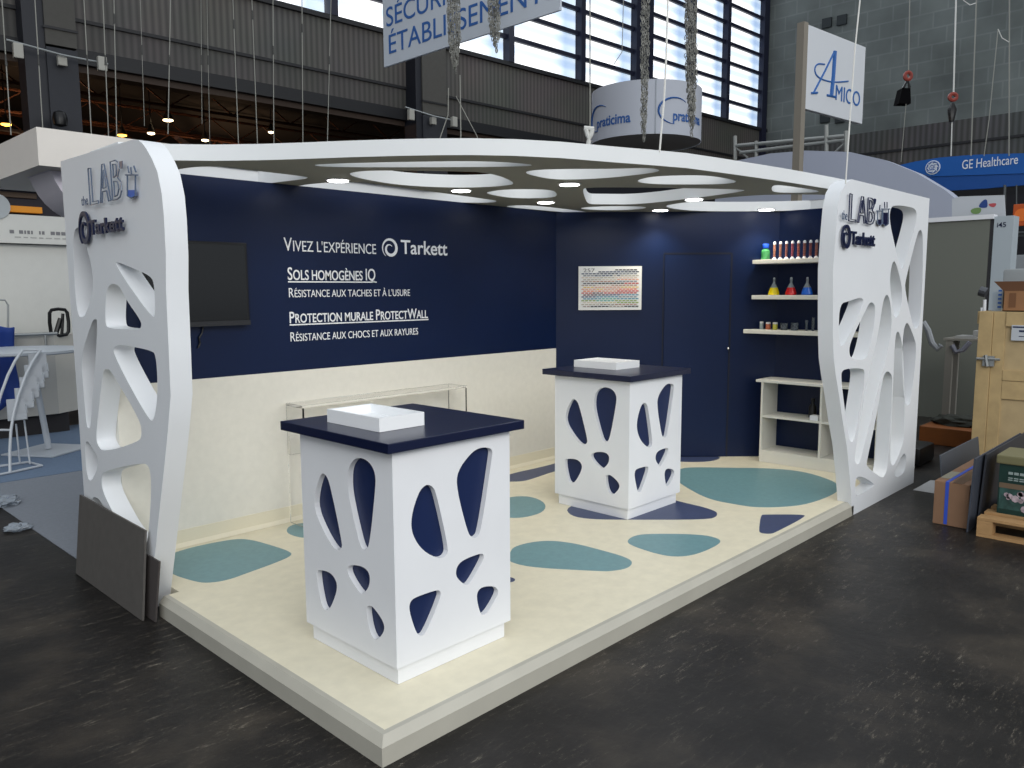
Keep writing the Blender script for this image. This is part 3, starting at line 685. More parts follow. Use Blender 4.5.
# left fin
lab_letters(finl, 'x', (90.5, 205), (122.5, 202), (90.5, 168), CLR, .0042)
fin_text(finl, 'the', (82, 206), (88.5, 205.5), (82, 196.5), 'x', CLR, .003, 'outline_lettering')
fin_text(finl, "'", (120.5, 169), (123.5, 168.6), (120.5, 161.5), 'x', CLR, .004, 'outline_lettering')
fin_text(finl, 'Tarkett', (91.5, 235.5), (125, 232), (91.5, 220.5), 'x', NAVL, .012, 'company_lettering', bold=.022)
c = onx(86, 229, -.012); r_ = (onx(80.5, 229, -.012) - onx(91, 229, -.012)).length / 2
obj('swirl_emblem', spiral(c, (0, -r_, 0), (0, 0, r_ * 1.15), depth=.014), NAVL, finl)
def test_tube(par, f, x0, x1, yt, yb_, yfill, fillm):
    bm = B(); a = f(x0, yt); b_ = f(x1, yt); c0 = f(x0, yb_); mid = (f(x0, yb_ + 2) + f(x1, yb_ + 2)) / 2; d_ = f(x1, yb_)
    tube(bm, [a, c0, mid, d_, b_], .0045, 5); tube(bm, [a + (a - b_) * .25, b_ + (b_ - a) * .25], .0045, 5)
    obj('flask_outline', bm, CLR, par)
    e0, e1 = f(x0 + .6, yfill), f(x1 - .6, yfill); g0, g1 = f(x0 + .6, yb_), f(x1 - .6, yb_)
    gm = (f(x0 + .6, yb_ + 1.5) + f(x1 - .6, yb_ + 1.5)) / 2
    n = (e1 - e0).cross(g0 - e0).normalized() * .008
    obj('flask_filling', prism(B(), [e0, e1, g1, gm, g0], n), fillm, par)
BLF = mat('blue_filling', '#1f5fc0', .3); DKF = mat('dark_filling', '#14163a', .3)
fx = lambda x, y: onx(x, y, -.02)
fy = lambda x, y: ony(x, y, -.02)
test_tube(finl, fx, 127.5, 135.5, 175, 196, 190, BLF)
for x0, y0, x1, y1 in ((128, 166, 129, 173), (131, 167, 131.5, 174), (134, 166, 136, 172)):
    obj('test_tube_outline', tube(B(), [fx(x0, y0), fx(x1, y1)], .0045, 5), CLR, finl)
# right fin
lab_letters(finr, 'y', (848.7, 221), (874, 224), (848.7, 193.5), NV, .0055)
fin_text(finr, 'the', (841.5, 219.5), (847, 220.5), (841.5, 210), 'y', CLR, .003, 'outline_lettering')
fin_text(finr, "'", (873.5, 204), (875.5, 204.3), (873.5, 198.5), 'y', NV, .004, 'outline_lettering')
fin_text(finr, 'Tarkett', (850, 244.5), (873.5, 247), (850, 231), 'y', NAVL, .012, 'company_lettering', bold=.022)
c = ony(845, 237.5, -.012); r_ = (ony(840.5, 237, -.012) - ony(849.2, 237, -.012)).length / 2
obj('swirl_emblem', spiral(c, (r_, 0, 0), (0, 0, r_ * 1.15), depth=.014), NAVL, finr)
test_tube(finr, fy, 877.5, 881.8, 211, 223.6, 219.5, DKF)
test_tube(finr, fy, 882.7, 888.5, 209, 224, 212.5, DKF)
for x0, y0, x1, y1 in ((884.5, 202, 884.8, 208), (887, 202, 887, 208), (880, 205, 879.5, 210)):
    obj('test_tube_outline', tube(B(), [fy(x0, y0), fy(x1, y1)], .0045, 5), NV, finr)

# ============================================================ CANOPY
UND = mat('canopy_underside_shade', '#8f8e86', .7)  # grey puts the shade under the white slab into its colour
fc = [(170,160.3),(215,160.8),(260,160.2),(300,159),(350,157.2),(400,155.8),(435,155.2),(470,155),(515,155.8),(560,158),(610,162),(650,165),(686,168),(720,172.5),(752,177),(780,181),(803,184.6),(833.6,189.7)]
cv = [(lambda p: (p.x, p.y))(onz(x, y, ZR)) for x, y in fc]
ol = [(FT - .02, YW + .12), (FT - .02, 2.50)] + cv + [(5.0, .20), (5.5, .19), (XW + .1, .19), (XW + .1, BY + .12), (AX + .12, YW + .12)]
rh = [
 [(160,178),(168,172),(179,169.5),(197,166.8),(224,166.8),(248.6,170.2),(305,176.5),(307,178.5),(282.3,181.4),(257.6,184.4),(228.4,183.6),(179,179.5)],
 [(312,164.8),(340,163.4),(400,162),(485.6,160.8),(541,165.3),(496.8,167),(380,167.3),(327,166.9)],
 [(349,174),(358,171.8),(372,170.7),(407,170.8),(447,171.3),(490,172.6),(516,183.4),(501,186),(465.4,187.7),(425,186.6),(394.6,184.3),(361,178.5)],
 [(295,187),(309.3,184.4),(331.7,182.5),(365.4,182.5),(385,185.3),(470,197),(501,201.2),(476.6,203.2),(402.5,199.5),(327.2,192.2),(304,189)],
 [(485,192.4),(505.8,189.2),(550.7,189.4),(557.3,194),(553,197.8),(514.8,198.4),(493,195)],
 [(524,172.7),(535,169.8),(571,169),(610,169),(650.8,167.8),(661,171.1),(638,174.7),(600,178.5),(559.7,179.8),(541,177.2)],
 [(500,206.4),(526,205),(550.7,207.2),(592,212.4),(577.6,213.3),(540,210)],
 [(583.6,189.5),(588,187.6),(638,187.6),(741,189.4),(743,191.3),(701.6,197),(638,204.4),(600,204.1),(589,204),(586,198)],
 [(575,208.2),(604.6,206),(650,206.6),(638,209.6),(600,210.4)],
 [(612,212.2),(734,212.2),(727,213.6),(620,213.6)],
 [(635,181),(650.8,176.8),(676,175.4),(709,175.4),(738,180.9),(729.5,183.7),(701.6,184.4),(650.8,184.2)],
 [(665,206),(680,203.2),(701.6,200.7),(742.2,196.2),(778,194.5),(845,195.2),(852,200),(846,208),(815.8,209.8),(760,211.2),(701.6,211.2),(676,209)],
 [(771.5,188.2),(774,185),(785,185.6),(825,191.5),(803,192.8),(773.5,192.6)],
]
holes = []
for h in rh:
    q = [(lambda p: (p.x, p.y))(onz(x, y, ZR)) for x, y in h]
    holes.append(chaikin(grow(q, 1.02), 2))
cn = thing('canopy', 'large white curved canopy slab with organic cut-outs over the stand', 'canopy', (3, 1.8, ZR))
bm = plate(ol, holes, fr((0, 0, ZR)), RT)
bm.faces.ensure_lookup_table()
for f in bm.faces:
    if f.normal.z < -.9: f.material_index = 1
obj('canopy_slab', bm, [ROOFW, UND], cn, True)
ordl = ['nearest the left fin', 'second from the left under the canopy', 'in the middle nearest the fascia', 'just left of the wall corner', 'right of centre toward the fascia', 'over the colour chart', 'nearest the wall shelves']
for k, (px, py) in enumerate(((338, 180), (461, 190.2), (569.4, 184), (545.8, 202), (694, 199), (660.4, 210), (755.7, 212))):
    c = onz(px, py, ZR - .004)
    if k == 6: c = Vector((5.55, 1.27, ZR - .004))
    t = thing('downlight', 'round lit downlight in the canopy, ' + ordl[k], 'lamp', c, 'downlights in the canopy')
    obj('ring', lathe(B(), c, [(.072, -.006), (.085, -.004), (.085, .003), (.072, .003)], 28), mat('lamp_ring', '#d8d8d8', .3), t, True)
    obj('lens', lathe(B(), c, [(.07, -.009), (.071, -.002)], 28), LAMP, t)
    l = bpy.data.lights.new('downlight_beam', 'SPOT'); l.energy = 34 if k in (5, 6) else 12; l.spot_size = math.radians(120); l.spot_blend = .8; l.shadow_soft_size = .06
    l.color = (1, .9, .72); lo = bpy.data.objects.new('downlight_beam', l); COL.objects.link(lo); lo.location = (c.x, c.y, ZR - .03)

# ============================================================ COUNTERS
TX, TY, TW_, TD = .289, .276, .70, .715      # body corner and size
ZTOP, TH = 1.19, .044
def counter():
    t = thing('display_counter', 'nearer white display counter with navy top and navy droplet cut-outs', 'counter', (TX + TW_ / 2, TY + TD / 2, PH))
    zb0 = PH + .085; ztb = ZTOP - TH; th = .028
    def fr_y(pts): return [(lambda p: (p.x - TX, p.z))(ony(280 + x / 2.4, 380 + y / 2.4, TY)) for x, y in pts]
    def fr_x(pts): return [(lambda p: (p.y - TY, p.z))(onx(280 + x / 2.4, 380 + y / 2.4, TX)) for x, y in pts]
    HY = [[(350,250),(365,254),(375,270),(404,402),(400,422),(382,430),(343,411),(317,372),(314,330),(332,270)],
          [(500,162),(510,168),(509,185),(482,365),(472,379),(460,378),(450,365),(424,262),(425,220),(458,175),(480,162)],
          [(483,415),(490,420),(487,434),(457,487),(448,493),(438,488),(422,472),(423,450),(438,432)],
          [(378,503),(386,508),(385,524),(350,608),(338,615),(327,608),(309,552),(313,530),(328,520)],
          [(492,495),(515,495),(524,504),(522,518),(500,555),(489,565),(480,560),(471,520),(477,502)]]
    HX = [[(98,222),(110,227),(120,250),(149,390),(148,405),(138,410),(126,400),(104,362),(82,310),(84,270)],
          [(162,240),(165,208),(178,189),(197,186),(218,200),(230,228),(228,270),(215,395),(205,411),(195,404),(185,370),(165,280)],
          [(86,460),(95,455),(122,462),(137,485),(136,510),(120,550),(108,555),(98,535)],
          [(160,455),(168,443),(200,447),(216,465),(215,495),(200,514),(192,512),(170,480)],
          [(206,545),(214,541),(224,545),(247,577),(252,600),(237,622),(226,624),(214,600)]]
    for pln in range(4):
        if pln == 0: T, w_, H = fr((TX, TY + th, 0), (1, 0, 0), (0, 0, 1), (0, -1, 0)), TW_, fr_y([]) or [fr_y(h) for h in HY]
        elif pln == 1: T, w_, H = fr((TX, TY, 0), (0, 1, 0), (0, 0, 1), (1, 0, 0)), TD, [fr_x(h) for h in HX]
        elif pln == 2: T, w_, H = fr((TX, TY + TD, 0), (1, 0, 0), (0, 0, 1), (0, -1, 0)), TW_, [fr_y(h) for h in HY]
        else: T, w_, H = fr((TX + TW_ - th, TY, 0), (0, 1, 0), (0, 0, 1), (1, 0, 0)), TD, [fr_x(h) for h in HX]
        a0, a1 = (0, w_) if pln in (0, 2) else (th, w_ - th)
        obj('side_panel', plate([(a0, zb0), (a1, zb0), (a1, ztb), (a0, ztb)], [chaikin(h, 2) for h in H], T, th), WHITE, t)
    obj('inner_core', bxs(TX + th + .001, TX + TW_ - th - .001, TY + th + .001, TY + TD - th - .001, zb0, ztb - .005), mat('navy_core', '#0b1f4a', .45), t)
    obj('plinth', bxs(TX + .022, TX + TW_ - .022, TY + .022, TY + TD - .022, PH + .0015, zb0 - .001), WHITE, t)
    obj('counter_top', box(B(), TX - .05, TX + TW_ + .062, TY - .04, TY + TD + .09, ztb + .001, ZTOP, None, .003), NAVYT, t)
    return t
ct = counter()
ct2 = copy_tree(ct, (2.705, .732, 0)); ct2['label'] = 'farther white display counter with navy top, in front of the navy door wall'
ct['group'] = ct2['group'] = 'display counters'
# trays
def tray(x0, y0, w, d, h, label, closed=False):
    t = thing('sample_tray', label, 'tray', (x0 + w / 2, y0 + d / 2, ZTOP + .001)); z = ZTOP + .001; k = .012
    TR = mat('tray_white', '#eceef0', .4)
    obj('tray_base', bxs(x0, x0 + w, y0, y0 + d, z, z + (h * .3 if not closed else h - .004)), TR, t)
    bm = B(); zz = z + h * .3 if not closed else z + h - .004
    box(bm, x0, x0 + w, y0, y0 + k, zz, z + h); box(bm, x0, x0 + w, y0 + d - k, y0 + d, zz, z + h)
    box(bm, x0, x0 + k, y0 + k, y0 + d - k, zz, z + h); box(bm, x0 + w - k, x0 + w, y0 + k, y0 + d - k, zz, z + h)
    obj('tray_rim', bm, TR, t); return t
tray(.375, .475, .255, .41, .062, 'shallow white tray on the nearer navy counter top')
tray(3.235, 1.31, .31, .42, .055, 'shallow white tray on the farther navy counter top', True)

# --- acrylic console by the wall
ac = thing('acrylic_console', 'clear acrylic console table against the cream wall behind the nearer counter', 'table', (2.05, 2.7, PH))
xa, xb, ya, yb2, za_ = 1.26, 2.84, 2.58, 2.80, 1.005
obj('top', box(B(), xa, xb, ya, yb2, za_ - .02, za_, None, .002), ACR, ac)
obj('side_panel', box(B(), xa, xa + .015, ya, yb2, PH + .003, za_ - .0205, None, .002), ACR, ac)
obj('side_panel', box(B(), xb - .015, xb, ya, yb2, PH + .003, za_ - .0205, None, .002), ACR, ac)
obj('crossbar', box(B(), xa + .016, xb - .016, yb2 - .02, yb2 - .005, .62, .76, None, .002), ACR, ac)
obj('edge_highlight', box(B(), xb - .28, xb - .01, ya + .02, ya + .16, za_ + .0005, za_ + .0035), mat('bright_edge_film', '#f4f6f8', .1, alpha=.55), ac) if False else None

# --- grey boards leaning on the left fin
def slab_from(name, c4, thick, label, m_=SLAB, cat='board', nrm=None, group=None):
    bm = B(); n = (c4[1] - c4[0]).cross(c4[3] - c4[0]).normalized() * thick
    if nrm is not None and n.dot(Vector(nrm)) < 0: n = -n
    prism(bm, c4, n); return tag(obj(name, bm, m_), label, cat, group)
b0 = onz(76.5, 573.5, .0); b1 = onz(142, 621.5, .0); b0 = Vector((-.085, b0.y, .002)); b1 = Vector((-.085, b1.y, .002))
t0_ = onx(81.5, 494.5, -.02); t1_ = onx(147, 530.5, -.02)
slab_from('grey_board', [b0, b1, Vector((-.02, t1_.y, t1_.z)), Vector((-.02, t0_.y, (t0_.z + t1_.z) / 2 * 0 + t0_.z))], -.012, 'large square charcoal board leaning on the left fin, in front', SLAB, 'board', (-1, 0, 0), 'boards leaning on the left fin')
b2_ = Vector((-.045, b1.y - .07, .002)); b3_ = Vector((-.045, b0.y - .3, .002))
slab_from('grey_board', [b3_, b2_, Vector((-.008, b2_.y - .01, .34)), Vector((-.008, b3_.y, .34))], .01, 'second charcoal board just behind, its edge showing on the right', mat('grey_slab_dark', '#45403f', .6), 'board', (-1, 0, 0), 'boards leaning on the left fin')

# ============================================================ NEIGHBOUR ON THE LEFT
CAR = mat('grey_blue_carpet', '#7d828a', .95, var=.06, scale=40); CAR2 = mat('blue_carpet', '#66788f', .95, var=.06, scale=40)
def flat(name, pts, m_, z, label, cat): 
    return tag(obj(name, prism(B(), [Vector((x, y, 0.001)) for x, y in pts], (0, 0, z)), m_), label, cat)
flat('carpet', [(0, 3.22), (6, 3.22), (8, 6.3), (0, 6.3)], CAR, .006, 'pale grey carpet strip of the stand next door on the left', 'carpet')
flat('carpet', [(0, 6.32), (9, 6.32), (9, 9.4), (0, 9.4)], CAR2, .006, 'blue carpet of the stand next door under the bar table', 'carpet')
# canopy box
NC = mat('beige_canopy', '#d6d1cb', .6, var=.02); 
nb = thing('box_canopy', 'big boxy beige white canopy of the stand next door behind the left fin', 'canopy', (2, 5, 2.64))
obj('canopy_box', bxs(0, 3.6, 3.62, 5.2, 2.64, 2.885), NC, nb)
arc = [(p_.x, min(p_.z, 2.638)) for p_ in (ony(x, y, 4.3) for x, y in ((26, 170), (29, 178), (33, 187), (38.5, 196), (45, 204), (53, 211), (62, 217), (100, 221), (100, 168)))]
bm = plate(arc, [], fr((0, 4.3, 0), (1, 0, 0), (0, 0, 1), (0, -1, 0)), .5)
obj('curved_support', bm, mat('lilac_grey_support', '#d2ceda', .6), nb, True)
# back wall of neighbour at y=9.6
YN = 9.6
nw = thing('booth_wall', 'white booth wall with caption band and orange strip on the far left', 'partition', (1.5, YN, 0))
def ony2(x, y): return ony(x, y, YN)
NBW = mat('booth_wall_white', '#cfcfca', .6, var=.02)
zc = ony2(30, 244).z; zcu = ony2(30, 216).z; zor0, zor1 = ony2(25, 213).z, ony2(25, 207).z
obj('lower_panel', bxs(-6, 4.2, YN, YN + .1, .9, zc - .01), NBW, nw)
obj('caption_band', bxs(-6, 4.2, YN - .12, YN + .1, zc, zcu), NBW, nw)
obj('dark_band', bxs(-6, 4.2, YN, YN + .1, zcu, ony2(0, 187).z), mat('dark_brown_band', '#191522', .6), nw)
obj('orange_strip', bxs(ony2(4, 212).x, ony2(40, 212).x, YN - .1, YN, zor0, zor1), mat('orange_strip', '#c07a10', .5, emit=.25), nw)
obj('wood_band', bxs(ony2(-30, 200).x, ony2(36, 200).x, YN - .04, YN, ony2(20, 198).z, ony2(20, 193).z), mat('brown_band', '#4a3a2c', .6), nw)
obj('upper_band', bxs(-6, 4.2, YN - .3, YN + .1, ony2(0, 187).z, ony2(0, 176).z), mat('upper_band_white', '#d6d4d0', .6), nw)
bm = B(); x = ony2(7, 233).x; zz = ony2(30, 233).z; xe = ony2(64, 233).x
while x < xe:
    w_ = random.choice((.03, .045, .02, .05)); 
    if random.random() > .12: box(bm, x, x + w_, YN - .124, YN - .12, zz - .022, zz + .022)
    x += w_ + .014
obj('caption_lettering', bm, mat('caption_grey', '#77777a', .6), nw)
bm = B(); x = ony2(12, 236).x
while x < xe:
    w_ = random.choice((.05, .07)); box(bm, x, x + w_, YN - .124, YN - .12, zz - .075, zz - .06); x += w_ + .03
obj('caption_lettering', bm, mat('caption_pale', '#a5a5a2', .6), nw)
# round lamp/light on the dark band
c = ony(-4, 206, YN - .14)
tag(obj('round_sign', merge(tube(B(), [c, c + Vector((0, .08, 0))], .16, 24)), mat('round_sign_grey', '#a7adb0', .5)), 'round pale sign at the left picture edge beside the orange strip', 'sign')
# counters behind the table
DKB = mat('dark_desk_base', '#2c2a2c', .7)
dk = thing('reception_desk', 'long pale reception desk with a chrome rail behind the bar table', 'desk', (1.6, 8.9, 0))
def o9(x, y, Y=8.8): return ony(x, y, Y)
zt9 = o9(30, 336).z; zb9 = o9(50, 415).z
obj('desk_front', bxs(o9(-60, 380).x, o9(58, 380).x, 8.85, 9.4, zb9, zt9), mat('desk_front', '#b5b3ad', .5), dk)
obj('desk_return', prism(B(), [Vector((o9(58, 380).x, 8.85, zb9)), Vector((o9(58, 380).x + .7, 9.3, zb9)), Vector((o9(58, 380).x + .7, 9.3, zt9)), Vector((o9(58, 380).x, 8.85, zt9))], (-.02, .1, 0)), mat('desk_return', '#c8c4ba', .5), dk)
obj('desk_base', bxs(o9(-60, 380).x, o9(70, 380).x, 8.95, 9.4, .008, zb9), DKB, dk)
bm = B(); tube(bm, [Vector((o9(-60, 380).x, 8.78, zt9 + .02)), Vector((o9(60, 380).x, 8.78, zt9 + .02))], .02, 8); tube(bm, [Vector((o9(-60, 380).x, 8.78, zt9 - .14)), Vector((o9(60, 380).x, 8.78, zt9 - .14))], .015, 8)
for px in (5, 48): tube(bm, [Vector((o9(px, 380).x, 8.78, zt9 - .2)), Vector((o9(px, 380).x, 8.78, zt9 + .03))], .014, 6)
obj('rail', bm, STEEL, dk)
tag(obj('glass_screen', merge(tube(tube(B(), [o9(8, 336), o9(8, 305), o9(5, 300), o9(-30, 299)], .012, 6), [o9(-30, 330), o9(8, 330)], .01, 6)), STEEL), 'thin metal framed screen standing on the desk at the left edge', 'screen')
c = o9(60, 334, 8.9)
hk = []
for k in range(13):
    a = math.pi * 2 * k / 12; hk.append(c + Vector((.11 * math.copysign(abs(math.cos(a)) ** .5, math.cos(a)), 0, .15 + .17 * math.copysign(abs(math.sin(a)) ** .5, math.sin(a)))))
bm = tube(B(), hk, .022, 8, False); tube(bm, [c + Vector((-.05, 0, 0)), c + Vector((.02, 0, .2))], .03, 8); tube(bm, [c + Vector((.02, 0, -.02)), c + Vector((.05, 0, .26))], .02, 8)
tag(obj('trolley_handle', bm, BLACK), 'black looped handle standing up behind the bar table', 'handle')
# bar table
c = onz(49, 451, .008); hb = 1.13
bt = thing('bar_table', 'high round white bar table with one slim leg, seen past the left fin', 'table', (c.x, c.y, .008))
c0 = Vector((c.x, c.y, .008)); BW = mat('bar_table_white', '#b9bfc6', .4)
ctop = c0 + Vector((-.18, .1, 0))
obj('tabletop', lathe(B(), ctop + Vector((0, 0, hb)), [(.62, 0), (.64, .01), (.64, .035), (.62, .04)], 40), BW, bt, True)
obj('leg', tube(B(), [c0 + Vector((0, 0, .03)), c0 + Vector((-.1, .05, hb))], .033, 16), BW, bt, True)
obj('foot_plate', box(B(), -.33, .33, -.33, .33, 0, .02, fr(c0, (.83, .55, 0), (-.55, .83, 0)), .008), BW, bt)
# blue jacket / sheet on the desk
bm = B(); bmesh.ops.create_grid(bm, x_segments=14, y_segments=14, size=.5)
p = ony(2, 366, 8.52)
for v in bm.verts:
    x, y = v.co.x, v.co.y
    v.co = Vector((p.x + x * .5 - .1, p.y + .06 * math.sin(9 * x + 3 * y) + .1 * math.sin(5 * y + 2 * x), p.z + y * 1.05 * (1 - .15 * math.sin(4 * x))))
bb = obj('draped_cloth', bm, mat('blue_cloth', '#24408a', .7), None, True); bb.modifiers.new('s', 'SOLIDIFY').thickness = .015
tag(bb, 'crumpled bright blue cloth draped in front of the desk at the left edge', 'cloth')
# brochure rack
rk = thing('brochure_rack', 'white metal brochure rack with curved side frames and stepped pockets', 'rack', onz(28, 468, .008))
RW = mat('rack_white', '#c5cad0', .4)
def orp(x, y, Y): return ony(x, y, Y)
YR = 6.72
for dx in (0, -18):
    pts = [onz(10 + dx, 472.5, .022)] + [orp(x + dx, y, YR + .12 * k_) for x, y, k_ in ((9.8, 450, .1), (11, 430, .3), (14, 412, .6), (19, 394, 1), (26, 375, 1.6), (33, 361, 2.1), (40.5, 350, 2.5))]
    obj('side_frame', tube(B(), pts, .014, 8), RW, rk, True)
obj('base_frame', tube(B(), [onz(-8, 476, .022), onz(10, 472.5, .022), onz(42, 465.5, .022), onz(28, 462, .022), onz(-6, 467, .022)], .012, 8), RW, rk, True)
for p_, r__ in (([orp(22.5, 350, YR + .3), orp(40.5, 350, YR + .3)], .012), ([orp(-7, 430, YR + .04), orp(11, 430, YR + .04)], .011),
        ([onz(30, 464, .022), orp(24, 418, YR + .3)], .009), ([onz(20, 463.5, .022), orp(16, 424, YR + .3)], .009)):
    obj('crossbar' if r__ > .01 else 'rear_strut', tube(B(), p_, r__, 8), RW, rk)
for k, (x0, x1, y0, y1) in enumerate(((30, 46, 353, 379), (26, 42, 364, 389), (21, 37, 376, 399), (16, 32, 387, 409), (8, 25, 398, 421))):
    Yk = YR + .34 - .05 * k; a_ = orp(x0, y1, Yk); b_ = orp(x1, y0, Yk)
    bm = B(); box(bm, a_.x, b_.x, Yk, Yk + .008, a_.z, b_.z); box(bm, a_.x, b_.x, Yk - .045, Yk + .008, a_.z, a_.z + .006)
    box(bm, a_.x, b_.x, Yk - .045, Yk - .04, a_.z, a_.z + .07); box(bm, b_.x - .004, b_.x, Yk - .045, Yk, a_.z, a_.z + .16)
    obj('pocket', bm, RW, rk)
# things on the carpet
c = onz(12, 462, .008)
bm = B(); box(bm, -.2, .2, -.14, .14, 0, .2, fr(c + Vector((-.35, .2, 0))), .07)
tag(obj('fabric_bag', bm, mat('cream_bag', '#b9b5a8', .8), None, True), 'small rounded cream bag on the carpet by the brochure rack', 'bag')
def crumple(px, py, r, label, seed, zz=.0):
    rnd = random.Random(seed); c = onz(px, py, zz); bm = B(); bmesh.ops.create_icosphere(bm, subdivisions=3, radius=r)
    for v in bm.verts: v.co *= .7 + .6 * rnd.random(); v.co.z = max(v.co.z * .35 + r * .22, .0)
    bmesh.ops.translate(bm, verts=bm.verts, vec=c + Vector((0, 0, .001)))
    return tag(obj('plastic_film', bm, mat('clear_plastic_film', '#b9c2cc', .15, trans=.5)), label, 'plastic', 'crumpled plastic film on the floor')
crumple(1, 505, .13, 'larger crumpled clear plastic film at the left edge of the floor', 1, .008)
crumple(17, 530, .085, 'smaller crumpled clear plastic film on the dark floor', 2)

# ============================================================ BEYOND THE STAND ON THE RIGHT
# lavender arch panel
AP = [(715, 168), (735, 161), (770, 153.5), (805, 150.5), (850, 152), (885, 160), (915, 172), (945, 190), (968, 209), (988, 230), (988, 262), (715, 262)]
q = [(lambda p: (p.y, p.z))(onx(x, y, 12.5)) for x, y in AP]
tag(obj('arched_fascia', plate(q, [], fr((12.5, 0, 0), (0, 1, 0), (0, 0, 1), (1, 0, 0)), .4), mat('lavender_white', '#a9afc0', .6), None, True), 'big pale lavender arched fascia rising behind the canopy on the right', 'fascia')
# grey partition with white post
XP = 10.3
def o10(x, y): return onx(x, y, XP)
zt_ = (o10(930, 217.5).z + o10(1008, 214).z) / 2
gp = thing('grey_partition', 'tall grey partition with white post behind the right fin', 'partition', (XP, o10(950, 300).y, 0))
ya_, yb_ = o10(770, 300).y, o10(985, 300).y
obj('wall_board', bxs(XP, XP + .1, yb_, ya_, .001, zt_ - .06), GRYP, gp)
obj('cap_rail', bxs(XP - .03, XP + .15, o10(989, 300).y+.001, ya_, zt_ - .06, zt_), WHITE, gp)
obj('shadow_gap', bxs(XP + .01, XP + .25, o10(989, 300).y+.001, yb_-.001, .001, zt_ - .06), mat('dark_gap', '#2c2c30', .7), gp)
ye = o10(1008, 300).y
obj('white_post', bxs(XP, XP + .3, ye, o10(989, 300).y, .001, zt_ - .03), mat('post_white', '#aab4bb', .5), gp)
o_ = o10(997, 227.5); o_.x = XP - .002
obj('number_lettering', text_bm('i45', o_, Vector((0, (o10(1006, 227).y - o_.y), 0)), Vector((0, 0, o10(997, 222.5).z - o10(997, 227.5).z)), depth=-.003 if False else .003, bold=.012), NAVL, gp)
# poster lying on top
pa = o10(955, 211); X2 = XP + .35
def o11(x, y): return onx(x, y, X2)
ps = thing('logo_board', 'white board with a blue and red swirl logo behind the grey partition', 'sign', (X2, o11(980, 200).y, o11(980, 216).z))
q = [(lambda p: (p.y, p.z))(o11(x, y)) for x, y in ((952, 199), (960, 196.5), (1004, 195), (1005.5, 218), (952, 219))]
obj('board', plate(q, [], fr((X2, 0, 0), (0, 1, 0), (0, 0, 1), (1, 0, 0)), .03), mat('board_white', '#b8bcc2', .5), ps)
for nm, pts, cc in (('blue_swoosh', [(978, 207.5), (981, 202), (987, 198), (988, 207), (985, 208)], '#23407f'), ('red_swoosh', [(988, 204), (994, 203), (997, 203.5), (994.5, 207.5), (990, 206.5)], '#b04a50'), ('green_swoosh', [(970, 210), (976, 207.5), (982, 208), (980, 214), (972, 214)], '#6b8a52')):
    q = [(lambda p: (p.y, p.z))(o11(x, y)) for x, y in pts]
    obj(nm, plate(chaikin(q, 2), [], fr((X2 - .004, 0, 0), (0, 1, 0), (0, 0, 1), (1, 0, 0)), .004), mat(nm, cc, .5), ps)
# GE banner
XG = 20
def og(x, y): return onx(x, y, XG)
gb = thing('ring_banner', 'wide blue hanging banner with white lettering on the right', 'banner', (XG, og(965, 170).y, og(965, 185).z))
BLU = mat('banner_blue', '#0f58a8', .5)
q = [(lambda p: (p.y, p.z))(og(x, y)) for x, y in ((898, 165.5), (915, 161.5), (940, 157.5), (970, 155), (1000, 153.8), (1060, 152.5), (1060, 172), (1000, 174.2), (930, 176.5))]
obj('upper_band', plate(q, [], fr((XG, 0, 0), (0, 1, 0), (0, 0, 1), (1, 0, 0)), .1), BLU, gb)
q = [(lambda p: (p.y, p.z))(og(x, y)) for x, y in ((900, 168), (930, 176.8), (1000, 174.5), (1060, 172.3), (1060, 182), (1024, 185), (985, 188.5), (950, 190.5))]
obj('lower_band', plate(q, [], fr((XG + .02, 0, 0), (0, 1, 0), (0, 0, 1), (1, 0, 0)), .1), mat('banner_blue_lower', '#0c4a94', .5), gb)
o_ = og(962, 169.3); o_.x = XG - .002
obj('company_lettering', text_bm('GE Healthcare', o_, Vector((0, og(1017.5, 169).y - o_.y, 0)), Vector((0, 0, og(962, 160.3).z - og(962, 169.3).z)), depth=.006), LETW, gb)
c = og(933, 167.5); c.x = XG - .02; r_ = og(933, 160.5).z - og(933, 167.5).z
bm = tube(B(), [c, c + Vector((.02, 0, 0))], r_, 32)
rem_ = obj('round_emblem', bm, mat('emblem_pale', '#dfe6ee', .5), gb)
bm = B()
for rr in (.82,):
    tube(bm, [c + Vector((-.005, rr * r_ * math.cos(a), rr * r_ * math.sin(a))) for a in [2 * math.pi * k / 24 for k in range(25)]], r_ * .05, 5, False)
for k in range(8):
    a = math.pi / 4 * k; tube(bm, [c + Vector((-.005, r_ * (.62 + .1 * math.sin(t * 3)) * math.cos(a + t), r_ * (.62 + .12 * math.sin(t * 3.4)) * math.sin(a + t))) for t in [j * .14 for j in range(5)]], r_ * .05, 5)
obj('emblem_tracery', bm, mat('emblem_blue', '#17539f', .5), rem_)
bm = merge(text_bm('GE', c + Vector((-.012, r_ * .42, -r_ * .38)), (0, -r_ * .84, 0), (0, 0, r_ * .76), depth=.006, shear=.3))
obj('emblem_lettering', bm, MATS['emblem_blue'], rem_)
